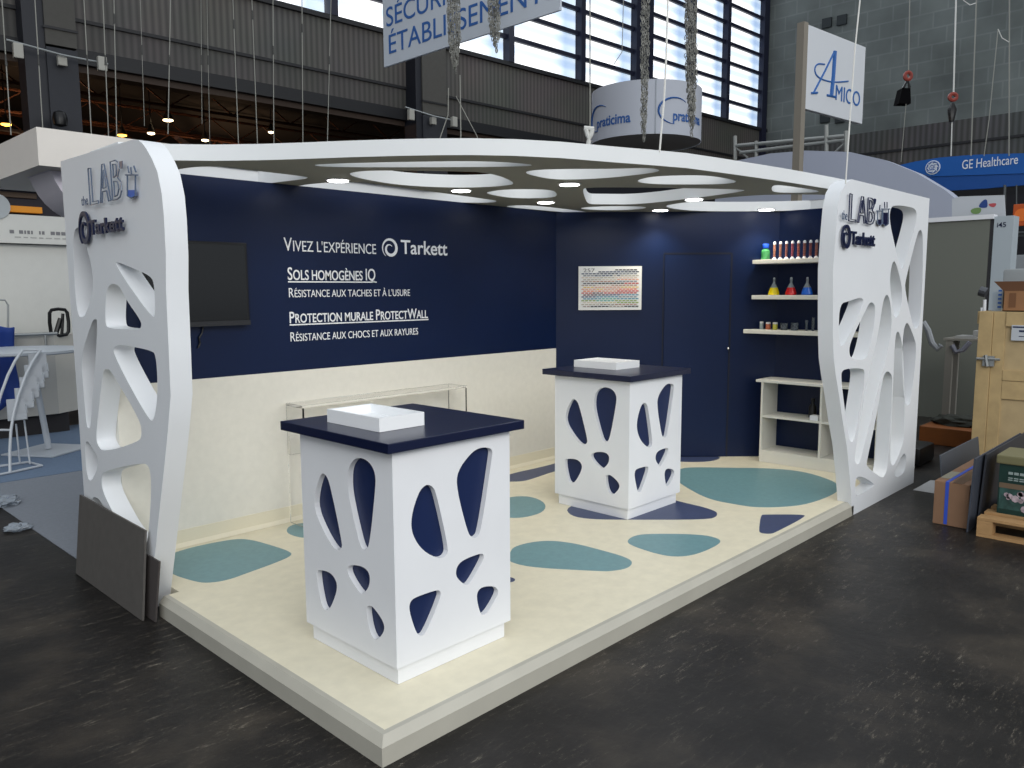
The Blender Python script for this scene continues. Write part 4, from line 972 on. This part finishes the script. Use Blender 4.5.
# dark clutter beyond: orange sign, pale cabinets
t = thing('orange_sign', 'small square orange sign high at the right edge', 'sign', onx(1022, 215, 13))
c = onx(1022, 215, 13)
obj('board', box(B(), -.03, .03, -.17, .12, -.17, .17, fr(c), .01), mat('orange_board', '#b8501a', .5), t)
obj('disc', tube(B(), [c + Vector((-.035, 0, 0)), c + Vector((-.03, 0, 0))], .1, 20), mat('orange_disc', '#e07028', .5), t)
bm = B(); 
for z, x0 in ((233, 1008), (236, 1008)): tube(bm, [onx(x0, z, 13.3), onx(1040, z - .5, 13.3)], .02, 6)
tube(bm, [onx(1004.8, 185, 13), onx(1003.5, 280, 13)], .02, 6); tube(bm, [onx(1016.5, 185, 13), onx(1016.5, 245, 13)], .01, 6)
tag(obj('metal_frame', bm, mat('dark_steel', '#4a4e50', .5, metal=.5)), 'dark metal rail frame under the orange sign', 'frame')
tag(obj('pale_cabinet', box(B(), 12.6, 13.4, onx(1040, 270, 12.6).y, onx(1012, 270, 12.6).y, .001, onx(1015, 255, 12.6).z, None, .01), mat('pale_cabinet', '#8c9196', .5)), 'pale cabinet standing behind the wooden crate at the right edge', 'cabinet')
tag(obj('rear_partition', bxs(15, 15.1, onx(1060, 240, 15).y, onx(925, 240, 15).y, .001, onx(1000, 196, 15).z), mat('rear_partition_dark', '#13131a', .8)), 'very dark partition far behind the grey partition', 'partition')

# --- wooden crate
XCr = 7.05
cl = onx(984, 312, XCr); y0c = onx(975, 380, XCr).y; y1c = y0c - 1.9; zc1 = onx(984, 311.5, XCr).z
cr = thing('wooden_crate', 'tall plywood shipping crate with pine battens on the right', 'crate', (XCr + .5, (y0c + y1c) / 2, 0))
obj('plywood_box', bxs(XCr + .03, XCr + 1.0, y1c, y0c - .005, .06, zc1 - .005), PLY, cr)
k = .12
def batten(y0, y1, z0, z1, d=.0): obj('batten', box(B(), XCr + d, XCr + .03, y0, y1, z0, z1, None, .004), PINE, cr)
batten(y0c - k, y0c, .06, zc1); batten(y0c - k * 1.9, y0c - k * 1.02, .06, zc1, .012)
batten(y1c, y0c - k * 1.91, zc1 - .14, zc1); batten(y1c, y0c - k * 1.91, zc1 - .66, zc1 - .56, .006); batten(y1c, y0c - k * 1.91, .06, .18)
batten(y0c - k * 3.7, y0c - k * 1.91, zc1 - .84, zc1 - .665, .01)
obj('side_batten', bxs(XCr + .03, XCr + 1.0, y0c - .004, y0c + .02, zc1 - .12, zc1), PINE, cr)
obj('skid', bxs(XCr + .05, XCr + .95, y1c, y0c - .05, .001, .06), PINE, cr)
c = onx(988.5, 361, XCr - .015)
bm = box(B(), -.012, .012, -.05, .05, -.05, .05, fr(c)); tube(bm, [c + Vector((-.02, -.1, .02)), c + Vector((-.02, .1, .02))], .012, 6); tube(bm, [c + Vector((-.03, -.0, -.05)), c + Vector((-.03, .02, .06))], .015, 6)
obj('latch', bm, STEEL, cr)
a = onx(1012, 325, XCr); b_ = onx(1030, 341, XCr)
bm = bxs(XCr - .003, XCr + .028, b_.y, a.y, b_.z, a.z)
plb = obj('paper_label', bm, mat('paper_label', '#b9bec4', .6), cr)
# small marks printed on the label
bm = B()
for (u0, u1, w0, w1) in ((.05, .9, .82, .92), (.4, .75, .55, .68), (.4, .75, .25, .3)): box(bm, XCr - .0045, XCr - .003, a.y + (b_.y - a.y) * u1, a.y + (b_.y - a.y) * u0, b_.z + (a.z - b_.z) * w0, b_.z + (a.z - b_.z) * w1)
obj('label_print', bm, mat('label_print', '#2a3350', .6), plb)
# open cardboard box on top of the crate
XB = XCr + .12
ba = onx(1003, 300, XB); 
ob_ = thing('cardboard_box', 'open cardboard box with a raised flap on top of the crate', 'box', (XB + .2, ba.y - .25, zc1))
h_ = onx(1005, 291, XB).z - zc1; yA = onx(1003, 300, XB).y; yB = yA - .55
bm = B(); th = .008
box(bm, XB, XB + th, yB, yA, zc1 + .001, zc1 + h_); box(bm, XB + .5, XB + .5 + th, yB, yA, zc1 + .001, zc1 + h_); box(bm, XB, XB + .5, yA - th, yA, zc1 + .001, zc1 + h_); box(bm, XB, XB + .5, yB, yB + th, zc1 + .001, zc1 + h_); box(bm, XB, XB + .5, yB, yA, zc1 + .001, zc1 + .01)
obb = obj('box_body', bm, CARD, ob_)
p1 = Vector((XB, yA, zc1 + h_)); p2 = Vector((XB, yB, zc1 + h_)); q1 = onx(995, 281.5, XB + .02); 
obj('flap', prism(B(), [p1, p2, Vector((XB - .02, yB, q1.z)), Vector((XB - .02, q1.y, q1.z))], (.005, 0, 0)), mat('cardboard_dark', '#6b4a34', .85), obb)
obj('tape', bxs(XB - .003, XB, onx(1016, 300, XB).y, onx(1009, 300, XB).y, zc1 + .04, zc1 + h_ - .02), mat('tape_brown', '#6e4a2e', .5), ob_)
c = Vector((XB + .28, onx(1017, 280, XB + .28).y, zc1 + .02))
bm = box(B(), -.12, .2, -.25, .1, 0, onx(1017, 271, XB + .28).z - zc1, fr(c), .03)
tag(obj('grey_packet', bm, mat('packet_grey', '#8f9496', .6), None, True), 'pale grey packet sticking out of the open cardboard box', 'packet')
# standing brochure with blue marks beside the box
c = onx(997, 308, XCr + .05); 
t = thing('leaflet', 'white leaflet with blue writing standing beside the cardboard box', 'leaflet', (c.x, c.y, zc1 + .001))
lfs = obj('sheet', bxs(XCr + .3, XCr + .305, onx(1002, 300, XCr + .3).y, onx(992, 300, XCr + .3).y, zc1 + .001, onx(997, 292, XCr + .3).z), mat('leaflet_white', '#a8b6c2', .6), t)
bm = B()
for k in range(5):
    z = zc1 + .03 + .04 * k; box(bm, XCr + .296, XCr + .3, onx(1001.5, 300, XCr + .3).y, onx(998, 300, XCr + .3).y, z, z + .018)
obj('blue_marks', bm, mat('leaflet_blue', '#2c5fb0', .6), lfs)

# --- cardboard carton with blue strap
def onzz(x, y, z): return onz(x, y, z)
f0 = onz(931.5, 523.5, 0); f1 = onz(968, 529, 0)
zt2 = .36
g0 = onz(932.5, 480.5, zt2); g1 = onz(969.5, 484.5, zt2)
XK0 = (f0.x + f1.x) / 2; ya2, yb2_ = f0.y, f1.y; zt2 = onx(950, 482.5, XK0).z
LK = onz(962, 457, zt2).x - XK0
LK = min(max(LK, .8), 1.5)
cx = thing('cardboard_carton', 'long closed brown cardboard carton with blue strap on the dark floor', 'box', (XK0 + LK / 2, (ya2 + yb2_) / 2, 0))
obj('carton_body', box(B(), XK0, XK0 + LK, yb2_, ya2, .001, zt2, None, .006), mat('carton_brown', '#84654e', .85, var=.05), cx)
sy = ya2 + (yb2_ - ya2) * .37
bm = box(B(), XK0 - .003, XK0, sy - .012, sy + .012, .01, zt2); box(bm, XK0 - .003, XK0 + LK, sy - .012, sy + .012, zt2, zt2 + .003)
obj('blue_strap', bm, mat('blue_strap', '#2f4fb8', .5), cx)
obj('packing_tape', bxs(XK0 - .002, XK0 + LK, (ya2 + yb2_) / 2 - .07, (ya2 + yb2_) / 2 + .0, zt2 + .0005, zt2 + .002), mat('tape_film', '#5d4434', .3), cx)
obj('paper_label', bxs(XK0 + .12, XK0 + .4, sy + .012, ya2 - .01, zt2 + .001, zt2 + .004), mat('carton_label', '#8c8878', .6), cx)
obj('paper_label', bxs(XK0 + .66, XK0 + .9, yb2_ + .05, sy - .02, zt2 + .002, zt2 + .005), MATS['paper_label'], cx)
# long grey boards standing on edge
def board(y_f, z_f, x0, x1, lean, t_, label, m_):
    bm = B(); prism(bm, [Vector((x0, y_f, .001)), Vector((x1, y_f, .001)), Vector((x1, y_f + lean, z_f)), Vector((x0, y_f + lean, z_f))], (0, t_, 0))
    return tag(obj('grey_board', bm, m_), label, 'board', 'grey boards standing on edge by the crate')
GB = mat('slate_board', '#3a3f4a', .6, var=.05)
board(yb2_ - .012, .56, XK0 - .08, XK0 + 1.35, -.02, -.012, 'slate grey board standing on edge along the carton', GB)
board(yb2_ - .035, .57, XK0 + .1, XK0 + 1.5, -.03, -.012, 'second slate grey board on edge, between the first and the green box', mat('slate_board_dark', '#2d3038', .6))
board(ya2 + .08, .42, XK0 + .6, XK0 + 1.75, .05, .012, 'pale slate board on edge behind the carton, left of it', mat('slate_board_pale', '#4b5058', .6))
# pallet
pl0 = onz(976, 536, 0); 
PX, PY = pl0.x, pl0.y
pt = thing('wooden_pallet', 'pine pallet carrying the green box at the right edge', 'pallet', (PX + .4, PY - .6, 0))
PN = mat('pallet_pine', '#a9855a', .75, var=.1, scale=12)
zp = .145
for k in range(5): x = PX + k * .19; obj('deck_board', box(B(), x, x + .11, PY - 1.2, PY, zp - .022, zp, None, .002), PN, pt)
for yy in (PY - .1, PY - .65, PY - 1.2):
    obj('stringer', bxs(PX, PX + .87, yy, yy + .1, zp - .042, zp - .023), PN, pt)
    for xx in (PX, PX + .38, PX + .77): obj('block', bxs(xx, xx + .1, yy, yy + .1, .024, zp - .043), PN, pt)
for xx in (PX, PX + .38, PX + .77): obj('bottom_board', bxs(xx, xx + .1, PY - 1.2, PY, .001, .023), PN, pt)
# green box on the pallet
XGB = PX + .22
ga = onx(997, 517, XGB); gt = onx(1000, 463, XGB).z
gbx = thing('green_box', 'dark green printed product box with olive lid on the pallet', 'box', (XGB + .2, ga.y - .2, zp))
gy = onx(998, 490, XGB).y
obj('box_body', bxs(XGB, XGB + .35, gy - .5, gy, zp + .001, gt - .001), mat('dark_green_print', '#16332e', .4, var=.1), gbx)
obj('lid', box(B(), XGB - .02, XGB + .37, gy - .52, gy + .02, gt, gt + .065, None, .01), mat('olive_lid', '#6f6b4c', .6), gbx)
hh = gt - zp
obj('picture_band', bxs(XGB - .002, XGB, gy - .5, gy - .01, zp + .1 * hh, zp + .52 * hh), mat('teal_picture', '#2c4a46', .5, var=.5, scale=18), gbx)
bm = B(); rnd = random.Random(3)
for k in range(26):
    yy = gy - .05 - rnd.random() * .42; zz = zp + (.14 + .3 * rnd.random()) * hh
    tube(bm, [Vector((XGB - .006, yy, zz)), Vector((XGB - .002, yy, zz))], .012 + .016 * rnd.random(), 8)
obj('flower_picture', bm, mat('flower_pink_white', '#a99aa2', .5, var=.4, scale=25), gbx)
obj('tan_stripe', bxs(XGB - .003, XGB, gy - .5, gy - .005, zp + .52 * hh, zp + .62 * hh), mat('tan_print', '#6b5a48', .5), gbx)
bm = B(); 
for (zz, n_) in ((.8, 9), (.72, 4), (.68, 3)):
    y = gy - .06
    for k in range(n_): box(bm, XGB - .004, XGB, y - .028, y, zp + zz * hh, zp + (zz + (.05 if zz > .75 else .02)) * hh); y -= .036
obj('print_lines', bm, mat('print_pale', '#8f9c9a', .5), gbx)

# --- clutter behind the carton
tag(obj('wooden_block', box(B(), 8.2, 8.93, onx(962, 450, 8.2).y - .3, onx(918, 450, 8.2).y, .001, onx(940, 428, 8.2).z, None, .01), mat('orange_brown_wood', '#80491c', .6, var=.1)), 'low orange brown wooden chest behind the right fin', 'chest')
c = onx(945, 425, 8.45)
bm = B(); bmesh.ops.create_icosphere(bm, subdivisions=3, radius=.3)
rnd = random.Random(8); zz0 = onx(940, 428, 8.2).z
for v in bm.verts: v.co *= .85 + .3 * rnd.random(); v.co.z = max(0, v.co.z * .35 + .05); v.co.y *= 1.3; v.co *= .75; v.co += Vector((8.6, c.y - .12, zz0 + .001))
tag(obj('dark_bag', bm, mat('dark_fabric', '#33352f', .9)), 'dark crumpled bag on the low wooden chest', 'bag')
bm = B(); c = onz(930, 488, 0); box(bm, -.2, .3, -.12, .15, 0.001, .2, fr(c + Vector((1.0, .45, 0))), .05)
tag(obj('black_case', bm, BLACK, None, True), 'small black case on the floor between fin and carton', 'case')
c = onz(934, 487, 0); tag(obj('paper_sheet', box(B(), -.25, .25, -.12, .1, 0.001, .004, fr(c)), mat('sheet_white', '#b0b0b0', .7)), 'white sheet lying on the dark floor behind the carton', 'paper')
# trolley table with clutter
XT = 9.0
def ot(x, y): return onx(x, y, XT)
tt = thing('work_table', 'light grey metal work table in front of the grey partition', 'table', (XT + .2, ot(960, 400).y, 0))
TM = mat('table_grey', '#85827a', .5)
ztt = ot(945, 338).z; yL, yR = ot(943, 340).y, ot(985, 340).y
obj('tabletop', box(B(), XT, XT + .5, yR, yL, ztt - .03, ztt, None, .004), TM, tt)
for x_, y_ in ((XT + .01, yL - .11), (XT + .42, yL - .07), (XT + .01, yR), (XT + .42, yR)):
    obj('leg', bxs(x_, x_ + .06, y_, y_ + .08, .001, ztt - .031), TM, tt)
zs = ot(945, 330).z
tag(obj('paper_stack', merge(box(B(), XT + .05, XT + .35, yR + .1, yL - .12, ztt + .001, ztt + .03), box(B(), XT + .08, XT + .4, yR + .05, yL - .3, ztt + .03, zs, None, .01)), mat('papers', '#9a9a98', .7)), 'stack of papers on the grey work table', 'papers')
c = ot(977, 333)
t = thing('desk_lamp', 'thin white articulated lamp standing on the work table', 'lamp', (XT + .3, c.y, ztt + .001))
obj('arm', tube(tube(B(), [Vector((XT + .3, c.y, zs)), ot(978, 300) + Vector((.3, 0, 0))], .018, 8), [ot(974, 330) + Vector((.3, 0, 0)), ot(975, 308) + Vector((.3, 0, 0))], .014, 8), WHITE, t)
obj('head', tube(B(), [ot(973, 291) + Vector((.3, 0, 0)), ot(980, 293) + Vector((.3, 0, 0))], .06, 12), mat('lamp_head_grey', '#5a5c60', .4, metal=.6), t)
c = ot(930, 333)
bm = tube(B(), [ot(923, 322), ot(928, 330), ot(932, 343), ot(938, 349), ot(941, 345)], .035, 8)
tag(obj('curved_hose', bm, mat('hose_grey', '#8b8f94', .5), None, True), 'pale curved hose hanging beside the right fin', 'hose')
bm = tube(B(), [ot(952, 345), ot(956, 352), ot(963, 350), ot(970, 342)], .03, 8)
tag(obj('tangled_cable', bm, mat('cable_pale', '#7a7b86', .5), None, True), 'pale cable bundle hanging under the work table', 'cable')

# ============================================================ HANGING THINGS
# big banner
XBn = 5.2
def obn(x, y): return onx(x, y, XBn)
p = obn(384, 64); q_ = obn(560, 14)
bn = thing('hanging_banner', 'large white hanging banner with blue capitals, cut off at the top', 'banner', (XBn, (p.y + q_.y) / 2, (p.z + q_.z) / 2))
zlo = (p.z + q_.z) / 2
obj('banner_cloth', bxs(XBn, XBn + .03, q_.y, p.y, zlo, zlo + 2.2), mat('banner_white', '#b9c0ca', .7), bn)
BL = mat('banner_blue_print', '#2b5a9c', .6)
hgt = obn(389, 26).z - obn(389, 52).z
o_ = obn(388, 55); z1 = zlo + (o_.z - p.z)
def btext(s, px0, px1, z, cap):
    a, b_ = obn(px0, 40), obn(px1, 40)
    obj('banner_lettering', text_bm(s, Vector((XBn - .002, a.y, z)), Vector((0, b_.y - a.y, 0)), Vector((0, 0, cap)), depth=.004), BL, bn)
zE = obn(389, 54.5).z; zEt = obn(389, 30).z
btext('ÉTABLISSEMENTS', 389, 556, zE + .0, zEt - zE)
zS = obn(388, 27).z; 
btext('SÉCURITÉ', 387, 470, zS, (zEt - zE))
# cylinder banner
c = onp(646, 115, CP + Vector((math.cos(A), math.sin(A), 0)) * 17, Vector((math.cos(A), math.sin(A), 0)))
RC = 52.5 / F * 17
zt1 = onp(594, 93.5, c, Vector((math.cos(A), math.sin(A), 0))).z; zb1 = onp(594, 144.5, c, Vector((math.cos(A), math.sin(A), 0))).z
cy = thing('cylinder_banner', 'round white hanging drum banner with blue lettering above the canopy', 'banner', (c.x, c.y, zb1))
bm = lathe(B(), (c.x, c.y, 0), [(RC, zb1), (RC, zt1)], 64, False)
obj('drum_cloth', bm, mat('drum_white', '#b6bac4', .7), cy, True)
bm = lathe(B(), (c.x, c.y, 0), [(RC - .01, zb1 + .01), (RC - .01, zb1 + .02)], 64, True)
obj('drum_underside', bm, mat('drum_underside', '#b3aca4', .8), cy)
fwdv = Vector((math.cos(A), math.sin(A), 0)); rtv = Vector((math.sin(A), -math.cos(A), 0))
fc_ = Vector((c.x - CP.x, c.y - CP.y, 0)).normalized(); rc_ = Vector((fc_.y, -fc_.x, 0))
def wrap(bm):  # bend flat (u = arc length, v = z, w = off) round the drum
    for v in bm.verts:
        a = v.co.x / RC; d = -fc_ * math.cos(a) + rc_ * math.sin(a); v.co = Vector((c.x, c.y, 0)) + d * (RC + .006 + v.co.z) + Vector((0, 0, v.co.y))
    return bm
def arcx(px): return RC * math.asin(max(-.99, min(.99, (px - 646) / 55.5)))
zr = lambda py, px: onp(px, py, Vector((c.x, c.y, 0)) - fwdv * RC * math.cos(arcx(px) / RC), fwdv).z
for k, (a, b_, s, pc) in enumerate(((598, 631.5, 'praticima', 1), (671.5, 700.5, 'praticima', 1))):
    z0_ = (zr(122.5, a + 6) + zr(118.5, 630)) / 2 if k == 0 else zr(119.5, 680)
    aa, bb_ = arcx(a), (arcx(b_) if k == 0 else arcx(a) + (arcx(631.5) - arcx(598)) * .95)
    bm = text_bm(s, (aa, z0_ - .12, 0), (bb_ - aa, 0, 0), (0, .25, 0), depth=.004, bold=.02)
    obj('company_lettering', wrap(bm), BL, cy)
    ex = aa - .02; pts = []
    for j in range(19):
        t = math.radians(48 + 215 * j / 18); pts.append(Vector((aa + .06 + .36 * math.cos(t), z0_ + .13 + .25 * math.sin(t), .0)))
    obj('loop_emblem', wrap(tube(B(), pts, [.006 + .016 * math.sin(math.pi * j / 18) for j in range(19)], 5)), BL, cy)
a_ = arcx(655); bm = B(); box(bm, a_ - .01, a_ + .01, zb1, zt1, -.004, .003); obj('seam', wrap(bm), mat('seam_grey', '#9aa0a8', .7), cy)
# name board on a post
nv = Vector((math.sin(math.radians(6.2)), math.cos(math.radians(6.2)), 0)); bd = Vector((math.cos(math.radians(6.2)), -math.sin(math.radians(6.2)), 0))
P0 = onp(807, 66, CP + fwdv * 9.5, fwdv)
def oa(x, y): return onp(x, y, P0, nv)
c00, c10, c11, c01 = oa(806, 108), oa(862.5, 125), oa(865, 48), oa(807.5, 23)
am = thing('name_board', 'white hanging name board on a tall grey post with blue lettering', 'sign', (P0.x, P0.y, c00.z))
zb_ = (c00.z + c10.z) / 2; zt_2 = (c01.z + c11.z) / 2; wdt = ((c10 - c00).length + (c11 - c01).length) / 2
Tb = fr((P0.x, P0.y, 0), bd, nv, (0, 0, 1))
obj('board', box(B(), 0, wdt, 0, .06, zb_, zt_2, Tb, .006), mat('name_board_white', '#c3c7cd', .5), am)
obj('post', box(B(), -.09, -.001, 0, .09, oa(803, 176).z - 1.5, zt_2 + .02, Tb), mat('post_taupe', '#7c766c', .6), am)
def at_b(u, v): return Tb @ Vector((u * wdt, -.002, zb_ + v * (zt_2 - zb_)))
AB = mat('blue_print', '#1f5a9e', .5)
def soften(p, it=2):
    for _ in range(it):
        q = [p[0]]
        for a, b in zip(p, p[1:]): q += [tuple(a[i] * .75 + b[i] * .25 for i in (0, 1)), tuple(a[i] * .25 + b[i] * .75 for i in (0, 1))]
        p = q + [p[-1]]
    return p
def bstroke(pts, r): return tube(B(), [at_b(*p) for p in (soften(pts) if len(pts) > 4 else pts)], r, 6)
obj('letter_stroke', bstroke([(.12, .22), (.28, .5), (.44, .80)], .014), AB, am)
obj('letter_stroke', bstroke([(.44, .80), (.43, .5), (.41, .24)], .028), AB, am)
obj('letter_stroke', bstroke([(.08, .205), (.18, .23)], .014), AB, am)
obj('letter_stroke', bstroke([(.34, .235), (.49, .245)], .014), AB, am)
obj('letter_swash', bstroke([(.28, .6), (.16, .58), (.11, .5), (.16, .42), (.32, .405), (.5, .43), (.70, .49)], .010), AB, am)
obj('company_lettering', text_bm('MICO', at_b(.49, .21), bd * (wdt * .44), Vector((0, 0, (zt_2 - zb_) * .19)), depth=.004), AB, am)
# scaffold frames behind
for k, (pts, lb) in enumerate((([(735, 134), (735, 158)], 'left'), ([(826, 124), (826, 152)], 'right'))):
    pass
D1 = 14
def os_(x, y): return onx(x, y, D1)
SG = mat('scaffold_grey', '#8d8f8c', .5, metal=.4)
sc_ = thing('truss_frame', 'grey lighting truss frame spanning behind the post above the arched fascia', 'truss', os_(790, 150))
obj('upright', tube(B(), [os_(735, 136), os_(735, 160)], .042, 8), SG, sc_); obj('upright', tube(B(), [os_(756, 141), os_(756, 158)], .035, 8), SG, sc_)
obj('upright', tube(B(), [os_(826.3, 125), os_(826.3, 152)], .042, 8), SG, sc_); obj('upright', tube(B(), [os_(846, 131), os_(846, 156)], .042, 8), SG, sc_)
for a, b_ in (((735, 146), (846, 136)), ((740, 153), (846, 140)), ((735, 147), (748, 158)), ((827, 137), (846, 143)), ((834, 153), (846, 142))):
    obj('rail', tube(B(), [os_(*a), os_(*b_)], .038 if a[0] < 800 and b_[0] > 800 else .022, 8), SG, sc_)

# chains: bundles of steel links
CH = mat('chain_steel', '#83837e', .6, metal=.4)
lnk = []
def chain(px_t, px_b, y_t, y_b, wpx, label, dist=9.0):
    bm = B(); pl = CP + fwdv * dist; rnd = random.Random(int(px_t))
    s = dist / F
    n = max(3, int(wpx / 2.1)); lh = 4.2
    for j in range(n):
        for r in range(2):
            off = (j - (n - 1) / 2) * wpx / n; yend = y_b - abs(off) / wpx * (y_b - y_t) * .35 * rnd.random() - (0 if j == n // 2 else 6 * rnd.random())
            y = y_t + rnd.random() * 3; k = 0
            while y < yend:
                f = (y - y_t) / (y_b - y_t); cx_ = px_t + (px_b - px_t) * f + off * (1 - .75 * max(0, f - .6) / .4) + rnd.uniform(-.5, .5)
                cc = onp(cx_, y, pl, fwdv) + fwdv * rnd.uniform(-.05, .05); an = rnd.uniform(0, math.pi) if k % 2 else rnd.uniform(0, math.pi)
                e1 = (rtv * math.cos(an) + fwdv * math.sin(an)); t1 = Vector((rnd.uniform(-.25, .25), rnd.uniform(-.25, .25), 1)).normalized()
                pts = [cc + e1 * (1.15 * s * math.cos(q)) + t1 * (2.3 * s * math.sin(q)) for q in [math.pi / 3 * m for m in range(6)]]
                tube(bm, pts + [pts[0]], .42 * s, 3, False)
                y += lh * .85; k += 1
    return tag(obj('hoist_chain', bm, CH), label, 'chain', 'bundles of steel hoist chain')
chain(453, 455, -25, 72, 13, 'steel chain bundle hanging longest over the lettered banner')
chain(492, 496, -25, 52, 12, 'steel chain bundle on the right over the lettered banner')
chain(646, 643.5, -25, 143, 8, 'narrow steel chain bundle hanging over the middle of the drum')
chain(690, 692, -25, 136, 11, 'thick steel chain bundle hanging over the right side of the drum')

# cables
ORD = ['first', 'second', 'third', 'fourth', 'fifth', 'sixth', 'seventh', 'eighth', 'ninth', 'tenth', 'eleventh', 'twelfth', 'thirteenth', 'fourteenth', 'fifteenth', 'sixteenth']
LC = [(2, 0, 11, 121), (35, 0, 43, 118), (84, 0, 92, 131), (103, 0, 109, 133), (114, 0, 117, 134), (142, 45, 144.5, 112), (170.5, 0, 168, 120), (201, 0, 202, 110), (208, 45, 210, 137), (233, 0, 239, 144), (252, 0, 258, 144), (273, 0, 274, 144), (302, 0, 303, 144), (331, 0, 327, 144)]
for k, (x0, y0, x1, y1) in enumerate(LC):
    a = ony(x0 + (x0 - x1) / (y1 - y0) * (20 + y0), -20, 9.9); b_ = ony(x1, y1 + 14, 9.9)
    hk_y = {4: 19, 9: 24, 10: 15, 11: 50, 12: 28, 5: 50}.get(k, 60)
    t = thing('rigging_cable', 'thin steel rigging cable, %s from the left above the left half of the stand' % ORD[k], 'cable', b_, 'rigging cables on the left')
    obj('wire', tube(B(), [a, b_], .0075 if k not in (5, 7, 8) else .004, 5), CABLE, t)
    f = (hk_y + 20) / (y1 + 34); hc = a.lerp(b_, f)
    obj('clamp', tube(B(), [hc + Vector((0, 0, .08)), hc - Vector((0, 0, .06))], [.008, .017], 8), mat('clamp_dark', '#3a3a38', .5), t)
for k, (pts, r, m_, lb) in enumerate((
        ([(460, 75), (461, 150)], .009, CABLE, 'thin grey cable hanging straight down below the longest chain'),
        ([(448.5, 88), (448, 115), (436, 150)], .008, CABLE, 'thin slanting cable left of the pillar lamps'),
        ([(456, 96), (477, 136), (480, 150)], .006, CABLE, 'thin slanting cable right of the second pillar'),
        ([(590, -20), (590, 128)], .01, CABLE, 'thin cable ending in the shackle left of the drum'),
        ([(668.5, -20), (666, 60), (664, 100), (659.5, 152)], .014, ROPE, 'white rope passing in front of the drum'),
        ([(624, -20), (622, 52), (614, 64)], .006, CABLE, 'faint thin cable in front of the windows'),
        ([(862, -20), (855, 48), (849.5, 125), (845.5, 184)], .016, ROPE, 'white rope running past the name board to the right fin'),
        ([(910, -20), (908.5, 70)], .012, CABLE, 'cable carrying the left black hoist bag'),
        ([(906, 104), (901, 162)], .008, CABLE, 'thin cord hanging below the left black hoist bag'),
        ([(956.5, -20), (953.5, 95)], .018, ROPE, 'pale cable carrying the right black hoist hook'),
        ([(952, 122), (951, 156)], .012, ROPE, 'pale cord hanging from the right hoist down to the blue banner'),
        ([(977, -20), (971, 156)], .014, CABLE, 'grey cable right of the hoist hook'),
        ([(998, 30), (989, 120), (984, 156)], .01, CABLE, 'slanting grey cable above the blue lettered banner'),
        ([(1009.5, -20), (1009, 156)], .014, CABLE, 'rightmost grey cable above the blue banner'),
        ([(963, 0), (970, 5), (976, 3)], .01, ROPE, 'short looped cord at the top edge on the right'),
        ([(998, 29), (1002, 38), (1009, 42)], .01, ROPE, 'short looped cord joining the two rightmost cables'))):
    dd = 10 if k < 7 else 18
    if k in (4, 6): dd = 3.3 if k == 4 else 5.0
    if k in (4, 6): r = r * .35
    P = [onp(x, y, CP + fwdv * dd, fwdv) for x, y in pts]
    tag(obj('hanging_cable', tube(B(), P, r * (.8 if dd < 15 else .95), 5), m_), lb, 'cable')
# shackle
def od(x, y, d=10): return onp(x, y, CP + fwdv * d, fwdv)
t = thing('shackle', 'bright steel shackle at the end of the cable left of the drum', 'shackle', od(589, 135))
obj('bow', tube(B(), [od(586, 129), od(587.5, 135), od(589, 140), od(591, 135), od(592.5, 129)], .03, 8), ROPE, t, True)
obj('pin', tube(B(), [od(584, 128), od(594, 129)], .03, 8), ROPE, t)
obj('hook', tube(B(), [od(589, 140), od(588, 146), od(591, 148)], .03, 8), ROPE, t, True)
# hoists
t = thing('hoist_bag', 'black hoist bag with red ring hanging before the concrete wall, left one', 'hoist', od(905, 95, 18))
obj('ring', tube(B(), [od(908, 76, 18) + rtv * .07 * math.cos(a) + Vector((0, 0, .08 * math.sin(a))) for a in [2 * math.pi * k / 12 for k in range(13)]], .04, 6, False), mat('hoist_red', '#8a3a30', .5), t, True)
obj('bag', prism(B(), [od(902.5, 88, 18), od(910.5, 88, 18), od(911, 103.5, 18), od(898.8, 103.5, 18)], fwdv * .25), mat('matte_black_fabric', '#08080a', .95, spec=.1), t)
obj('strap', tube(B(), [od(903.5, 88, 18), od(907.5, 79, 18), od(909.5, 88, 18)], .03, 6), BLACK, t)
t = thing('hoist_hook', 'narrow black hoist with red hook hanging before the concrete wall, right one', 'hoist', od(952, 112, 18))
obj('hook', tube(B(), [od(953, 97, 18) + rtv * .08 * math.cos(a) + Vector((0, 0, .07 * math.sin(a))) for a in [2 * math.pi * k / 12 for k in range(13)]], .04, 6, False), MATS['hoist_red'], t, True)
obj('body', tube(B(), [od(952.5, 103, 18), od(952, 110, 18), od(951.5, 122, 18)], [.03, .1, .05], 8), BLACK, t, True)

# ============================================================ LIGHT
w = bpy.data.worlds.new('world'); SC.world = w; w.use_nodes = True
bg = w.node_tree.nodes['Background']; bg.inputs[0].default_value = (.86, .93, 1, 1); bg.inputs[1].default_value = .88
def area(name, loc, target, sx, sy, e_, col):
    l = bpy.data.lights.new(name, 'AREA'); l.shape = 'RECTANGLE'; l.size = sx; l.size_y = sy; l.energy = e_; l.color = col
    o = bpy.data.objects.new(name, l); COL.objects.link(o); o.location = loc
    o.rotation_euler = (Vector(target) - Vector(loc)).to_track_quat('-Z', 'Y').to_euler(); return o
area('hall_window_light', (-5.5, -9.8, 8), (1.5, 0, .8), 11, 6, 1020, (1, .98, .94))
area('hall_window_light_far', (10, -18, 12), (6, 0, 1), 26, 7, 1200, (1, .97, .92))
area('hall_window_light_back', (14, 15.5, 13), (4, 0, 1), 30, 7, 900, (.9, .95, 1))
SC.view_settings.view_transform = 'Standard'; SC.view_settings.look = 'None'; SC.view_settings.exposure = 0; SC.view_settings.gamma = 1
SC.view_settings.use_curve_mapping = False
